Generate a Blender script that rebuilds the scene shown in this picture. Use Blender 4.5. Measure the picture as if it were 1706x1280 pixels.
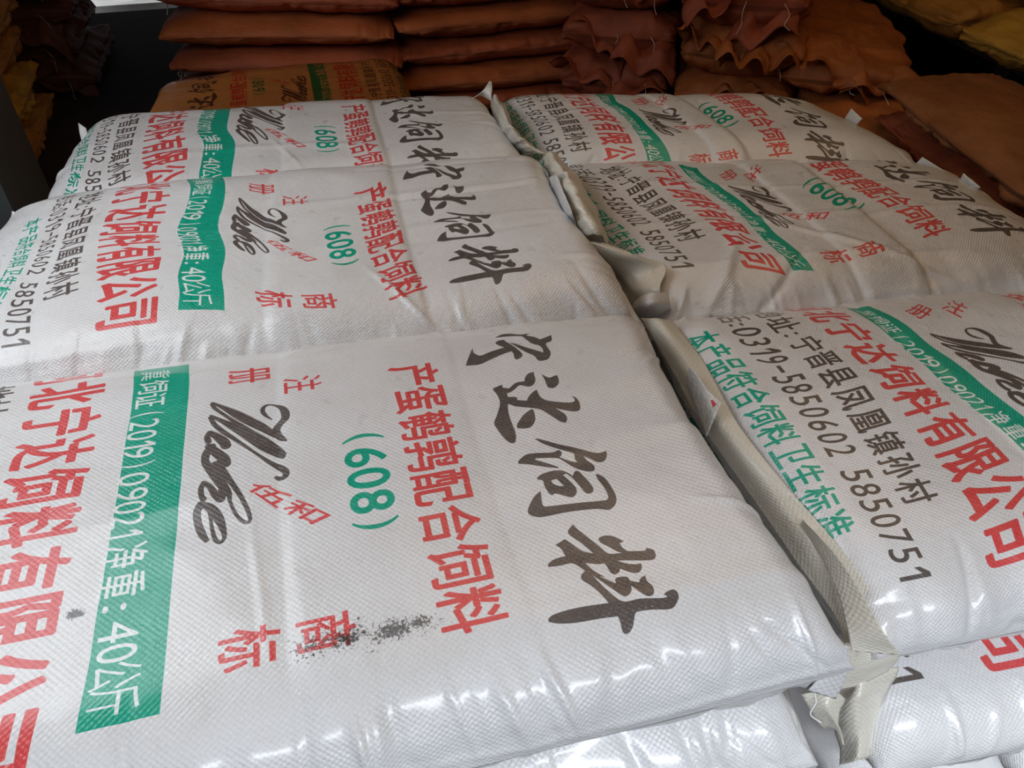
import bpy, math, json, random
import numpy as np
from mathutils import Vector, Matrix

scene = bpy.context.scene
for o in list(bpy.data.objects):
    bpy.data.objects.remove(o)
COL = scene.collection

# ------------------------------------------------------------------ camera
ZT = 0.57            # height of the upper face of the stack above the floor
F_PX, HOR, VPX = 1281.0, -490.0, 415.0
pitch = math.atan2(640 - HOR, F_PX)
yaw = math.atan2(853 - VPX, math.hypot(F_PX, 640 - HOR))
cd = bpy.data.cameras.new('camera')
cd.sensor_width = 36.0
cd.lens = F_PX / 1706 * 36.0
cd.clip_start = 0.02
cam = bpy.data.objects.new('camera', cd)
COL.objects.link(cam)
cam.location = (0, 0, 0.64 + ZT)
cam.rotation_euler = (math.pi / 2 - pitch, 0, -yaw)
scene.camera = cam

# ------------------------------------------------------------------ light
scene.view_settings.view_transform = 'Standard'
scene.view_settings.look = 'None'
scene.view_settings.gamma = 1.0
scene.view_settings.use_curve_mapping = False
scene.view_settings.exposure = 0.0
world = bpy.data.worlds.new('overcast_sky')
scene.world = world
world.use_nodes = True
bg = world.node_tree.nodes['Background']
bg.inputs[0].default_value = (0.80, 0.88, 1.0, 1)
bg.inputs[1].default_value = 0.12
scene.cycles.max_bounces = 6
scene.cycles.diffuse_bounces = 4
scene.cycles.glossy_bounces = 3
scene.cycles.caustics_reflective = False
scene.cycles.caustics_refractive = False
scene.cycles.use_denoising = True

def area(name, loc, target, sx, sy, energy, col):
    l = bpy.data.lights.new(name, 'AREA')
    l.shape = 'RECTANGLE'; l.size = sx; l.size_y = sy; l.energy = energy; l.color = col
    o = bpy.data.objects.new(name, l)
    o.location = loc
    d = Vector(target) - Vector(loc)
    o.rotation_euler = d.to_track_quat('-Z', 'Y').to_euler()
    COL.objects.link(o)
    return o
# daylight through the loading door behind the camera, plus two added left fills
area('left_row_fill', (-0.75, 0.95, 1.42), (-0.66, 1.0, 0.57), 0.7, 0.7, 9.0, (0.90, 0.95, 1.0))  # added fill hung low over the left row for a steep falloff
area('front_daylight', (0.35, -1.95, 3.05), (0.4, 0.3, 0.57), 2.4, 0.6, 285, (0.88, 0.93, 1.0))
area('left_pile_fill', (-2.5, 2.1, 1.7), (-1.2, 2.85, 0.5), 0.7, 0.7, 20, (0.95, 0.95, 1.0))  # added fill brightening the straw-coloured pile; the left wall has no opening
# added unseen warm fills: one over mid stack, one imitating bounce from the brown sacks
area('middle_warm_fill', (0.40, 1.0, 1.75), (0.40, 1.0, 0), 0.7, 0.7, 2.5, (1.0, 0.78, 0.62))
area('warm_bounce_fill', (1.45, 1.5, 2.35), (1.1, 1.4, 0), 1.3, 1.3, 5.5, (1.0, 0.60, 0.22))
sun = bpy.data.lights.new('noon_sun', 'SUN'); sun.energy = 1.6; sun.angle = .01
so = bpy.data.objects.new('noon_sun', sun); so.rotation_euler = (-.1, .08, 0); COL.objects.link(so)

#SHAPE
def vnoise(x, y, seed):
    xi = np.floor(x).astype(np.int64); yi = np.floor(y).astype(np.int64)
    fx = x - xi; fy = y - yi
    fx = fx * fx * (3 - 2 * fx); fy = fy * fy * (3 - 2 * fy)
    def h(a, b):
        n = (a * 374761393 + b * 668265263 + seed * 1274126177) & 0x7fffffff
        n = ((n ^ (n >> 13)) * 1103515245 + 12345) & 0x7fffffff
        n = ((n ^ (n >> 15)) * 1274126177) & 0x7fffffff
        return (n & 0xffffff) / float(0xffffff) * 2 - 1
    a = h(xi, yi); b = h(xi + 1, yi); c = h(xi, yi + 1); d = h(xi + 1, yi + 1)
    return (a * (1 - fx) + b * fx) * (1 - fy) + (c * (1 - fx) + d * fx) * fy
def fbm(x, y, seed, octv=3):
    r = 0; a = 1.0; t = 0
    for i in range(octv):
        r = r + a * vnoise(x * 2 ** i + 17.3 * i, y * 2 ** i - 9.1 * i, seed + i); t += a; a *= 0.5
    return r / t
def ridge(x, y, seed):
    return 1 - np.abs(vnoise(x, y, seed)) * 2

SACKS = {
 # quad: far-left, far-right, near-right, near-left (x, y) at the seam; zc seam height; H half thickness
 'A': dict(quad=[(-.60,.935),(.425,.875),(.428,.290),(-.60,.325)], zc=-.082, H=.082, edge=(.07,.05,.13,.10), seed=3, res=(300,200)),
 'B': dict(quad=[(-.565,1.48),(.43,1.44),(.435,.865),(-.615,.925)], zc=-.080, H=.080, edge=(.13,.06,.13,.11), seed=11, res=(280,180)),
 'C': dict(quad=[(-.515,1.99),(.41,1.90),(.43,1.43),(-.565,1.475)], zc=-.135, H=.080, edge=(.10,.06,.12,.11), seed=23, res=(240,160)),
 'D': dict(quad=[(.475,.925),(1.43,.80),(1.43,.305),(.485,.318)], zc=-.140, H=.078, edge=(.06,.10,.13,.10), seed=31, res=(280,180)),
 'E': dict(quad=[(.465,1.505),(1.285,1.30),(1.30,.82),(.475,.915)], zc=-.140, H=.078, edge=(.07,.16,.13,.11), seed=41, res=(260,170)),
 'F': dict(quad=[(.43,1.89),(1.18,1.71),(1.275,1.29),(.465,1.495)], zc=-.140, H=.078, edge=(.07,.16,.13,.11), seed=53, res=(240,160)),
 'A2': dict(quad=[(-.60,.93),(.42,.86),(.415,.262),(-.60,.295)], zc=-.234, H=.078, edge=(.07,.06,.13,.10), seed=61, res=(220,130)),
 'D2': dict(quad=[(.49,.90),(1.42,.80),(1.42,.215),(.50,.247)], zc=-.283, H=.072, edge=(.06,.10,.13,.09), seed=71, res=(220,130)),
 'A3': dict(quad=[(-.60,.93),(.41,.86),(.44,.245),(-.60,.27)], zc=-.355, H=.072, edge=(.07,.06,.13,.10), seed=83, res=(120,80)),
 'D3': dict(quad=[(-.36,.90),(.655,.82),(.675,.235),(-.36,.25)], zc=-.405, H=.072, edge=(.06,.05,.13,.09), seed=97, res=(120,80)),
}
def edge_fn(u, L, Aa, Ab):
    """u in 0..1 along the cloth, L footprint length, Aa/Ab rounding at the two ends -> footprint fraction, height 0..1, distance to edge"""
    q = math.pi / 2
    cloth = L + (Aa + Ab) * (q - 1) * 1.0
    d = u * cloth
    ca = Aa * q; cb = Ab * q
    f = np.empty_like(u); h = np.ones_like(u)
    mid = (d >= ca) & (d <= cloth - cb)
    f = Aa + (d - ca) / max(1e-6, (cloth - ca - cb)) * (L - Aa - Ab)
    l = d < ca
    f = np.where(l, Aa * (1 - np.cos(np.clip(d / ca, 0, 1) * q)), f)
    h = np.where(l, np.sin(np.clip(d / ca, 0, 1) * q), h)
    r = d > cloth - cb
    e = (cloth - d) / cb
    f = np.where(r, L - Ab * (1 - np.cos(np.clip(e, 0, 1) * q)), f)
    h = np.where(r, np.sin(np.clip(e, 0, 1) * q), h)
    return f / L, h, d, cloth - d
def grid_params(sk):
    ns, nt = sk['res']
    return np.linspace(0, 1, ns), np.linspace(0, 1, nt)
def sack_sheet(sk, sign):
    s, t = grid_params(sk)
    Q = [np.array(p, float) for p in sk['quad']]
    Ls = np.linalg.norm(Q[1] - Q[0]) * .5 + np.linalg.norm(Q[2] - Q[3]) * .5
    Lt = np.linalg.norm(Q[3] - Q[0]) * .5 + np.linalg.norm(Q[2] - Q[1]) * .5
    eL, eR, eF, eN = sk['edge']
    fs, hs, dl, dr = edge_fn(s, Ls, eL, eR)
    ft, ht, df, dn = edge_fn(t, Lt, eF, eN)
    FS, FT = np.meshgrid(fs, ft); HS, HT = np.meshgrid(hs, ht)
    DL, DF = np.meshgrid(dl, df); DR, DN = np.meshgrid(dr, dn)
    S, T = np.meshgrid(s, t)
    # sides of a filled sack bow outward a little between its corners
    bow = sk.get('bow', .012)
    XY = ((1 - FT)[..., None] * ((1 - FS)[..., None] * Q[0] + FS[..., None] * Q[1]) + FT[..., None] * ((1 - FS)[..., None] * Q[3] + FS[..., None] * Q[2]))
    XY[..., 0] += (bow * .6 * (2 * FS - 1) + sk.get('bowr', 0) * FS ** 3) * (1 - (2 * FT - 1) ** 2)
    XY[..., 1] -= bow * (1 - (2 * FS - 1) ** 2) * (2 * FT - 1)
    h = HS ** .8 * HT
    crown = 1 - .06 * (2 * FS - 1) ** 2 - .08 * (2 * FT - 1) ** 2
    H = sk['H'] if sign > 0 else sk.get('Hb', sk['H'] * .86)
    Z = sk['zc'] + sign * H * h * crown
    P = np.dstack([XY, Z])
    gu = np.gradient(P, axis=1); gv = np.gradient(P, axis=0)
    N = np.cross(gv, gu) * -1.0
    N /= np.linalg.norm(N, axis=2, keepdims=True) + 1e-12
    if N[N.shape[0] // 2, N.shape[1] // 2, 2] * sign < 0: N = -N
    sd = sk['seed'] + (0 if sign > 0 else 500)
    cr = sk.get('crumple', 1.0)
    x = DL; y = DF
    de = np.minimum(np.minimum(DL, DR), np.minimum(DF, DN))
    env = np.clip(de / .02, 0, 1)
    D = .0050 * cr * fbm(x * 5, y * 6, sd, 2)
    D += .0011 * cr * fbm(x * 22, y * 26, sd + 5, 2)
    # pleats running in from the long sides and from the ends
    nF = np.exp(-DF / .05); nN = np.exp(-((DN - .03) / .085) ** 2); nL = np.exp(-DL / .05); nR = np.exp(-DR / .06)
    warp = .04 * fbm(x * 4, y * 4, sd + 9, 2)
    mod = np.clip(.55 + .9 * vnoise(x * 3.1 + 5, y * 0 + 1, sd + 31), 0, 1.3)
    D += cr * mod * (.0046 * nN + .0026 * nF) * (fbm((x + warp + .25 * (DN) * (S - .5)) * 34, y * 3.5, sd + 13, 2))
    D += -cr * mod * .0065 * nN * np.clip(ridge((x + warp * .7) * 14, y * 2.2, sd + 17) - .72, 0, 1) / .28
    D += cr * (.0045 * nR + .0036 * nL) * fbm(x * 4, (y + warp) * 26, sd + 19, 2)
    # long soft drag folds across the sack
    D += .0022 * cr * np.clip(ridge(x * 1.6 + y * .8, (y + warp * .6) * 9, sd + 23) - .6, 0, 1) / .4
    # hard creases left from when the flat sacks were folded
    for c0, wd, am in sk.get('creases', []):
        D += am * np.exp(-np.abs(S - c0) / wd)
    for c0, wd, am in sk.get('steps', []):
        u = (S - c0) * np.sign(wd)
        D += -am * np.where(u > 0, np.exp(-u / abs(wd)), np.exp(-np.abs(u) / .006)) * np.clip(DN / .10, 0, 1)
    for c0, wd, am in sk.get('tcreases', []):
        D += am * np.exp(-np.abs(T - c0) / wd)
    for (s0, t0, s1, t1, wd, am) in sk.get('folds', []):
        vx, vy = s1 - s0, (t1 - t0)
        k = np.clip(((S - s0) * vx + (T - t0) * vy) / (vx * vx + vy * vy), 0, 1)
        r = np.hypot((S - s0 - k * vx) * Ls, (T - t0 - k * vy) * Lt)
        D += am * np.exp(-(r / wd) ** 2) * np.sin(np.pi * np.clip(k, .03, .97)) ** .5
    rg = sk.get('rag', 0)
    if rg:
        D += rg * (fbm(x * 9 + 3, y * 9, sd + 41, 3) + .8 * np.clip(ridge(x * 7, y * 7, sd + 43) - .5, 0, 1))
    P = P + N * (D * env)[..., None]
    return P, N
def sack_top(sk):
    return sack_sheet(sk, 1)
for k_, st_ in dict(A=[(.49, -.09, .0035), (.70, .08, .002)], B=[(.49, -.09, .0045), (.69, .10, .005)], C=[(.49, -.09, .0045), (.69, .10, .005)],
                   D=[(.56, .11, .009), (.33, -.06, .003)], E=[(.55, .12, .012), (.42, -.06, .005)], F=[(.50, .10, .007), (.42, -.06, .005)]).items():
    SACKS[k_]['steps'] = st_
SACKS['A']['bowr'] = -.036; SACKS['B']['bowr'] = -.034; SACKS['C']['bowr'] = -.018
for k_ in ('A', 'B', 'C', 'D', 'E', 'F', 'A2', 'D2'):
    rs = np.random.RandomState(SACKS[k_]['seed']); fl = []
    for i in range(24):
        s0 = rs.uniform(.03, .97); t1 = rs.uniform(.80, .90)
        fl.append((s0, .985, s0 + (.5 - s0) * rs.uniform(-.05, .16) + rs.uniform(-.015, .015), t1, rs.uniform(.0026, .0055), rs.uniform(-.0045, .0055)))
    for i in range(7):
        s0 = rs.uniform(.05, .95)
        fl.append((s0, .02, s0 + rs.uniform(-.03, .03), rs.uniform(.10, .18), rs.uniform(.003, .006), rs.uniform(-.003, .0035)))
    for i in range(6):
        t0 = rs.uniform(.08, .92)
        fl.append((.99, t0, rs.uniform(.88, .94), t0 + (.5 - t0) * .2 + rs.uniform(-.03, .03), rs.uniform(.003, .006), rs.uniform(-.003, .004)))
        fl.append((.01, t0, rs.uniform(.06, .11), t0 + rs.uniform(-.03, .03), rs.uniform(.003, .006), rs.uniform(-.003, .004)))
    SACKS[k_]['folds'] = fl
SACKS['A']['folds'] += [(.49, .20, .555, .12, .003, .0026), (.51, .22, .60, .13, .003, .0024), (.56, .20, .62, .10, .003, .0024), (.845, .10, .80, .16, .004, .003), (.46, .55, .475, .80, .004, .002)]
SACKS['B']['folds'] += [(.50, .15, .66, .10, .0035, .003), (.63, .25, .92, .22, .006, -.003), (.65, .42, .92, .40, .007, -.004), (.66, .62, .93, .60, .007, -.003), (.70, .93, .62, .70, .004, .004)]
SACKS['C']['folds'] += [(.47, .55, .53, .80, .0035, .003)]
SACKS['E']['folds'] += [(.12, .95, .30, .60, .008, .005), (.20, .97, .36, .74, .006, -.005), (.30, .55, .62, .90, .007, .004)]
SACKS['D']['folds'] += [(.14, .97, .17, .80, .005, -.006), (.22, .98, .30, .80, .006, -.006), (.33, .98, .35, .85, .005, -.005)]
#ENDSHAPE

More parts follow.
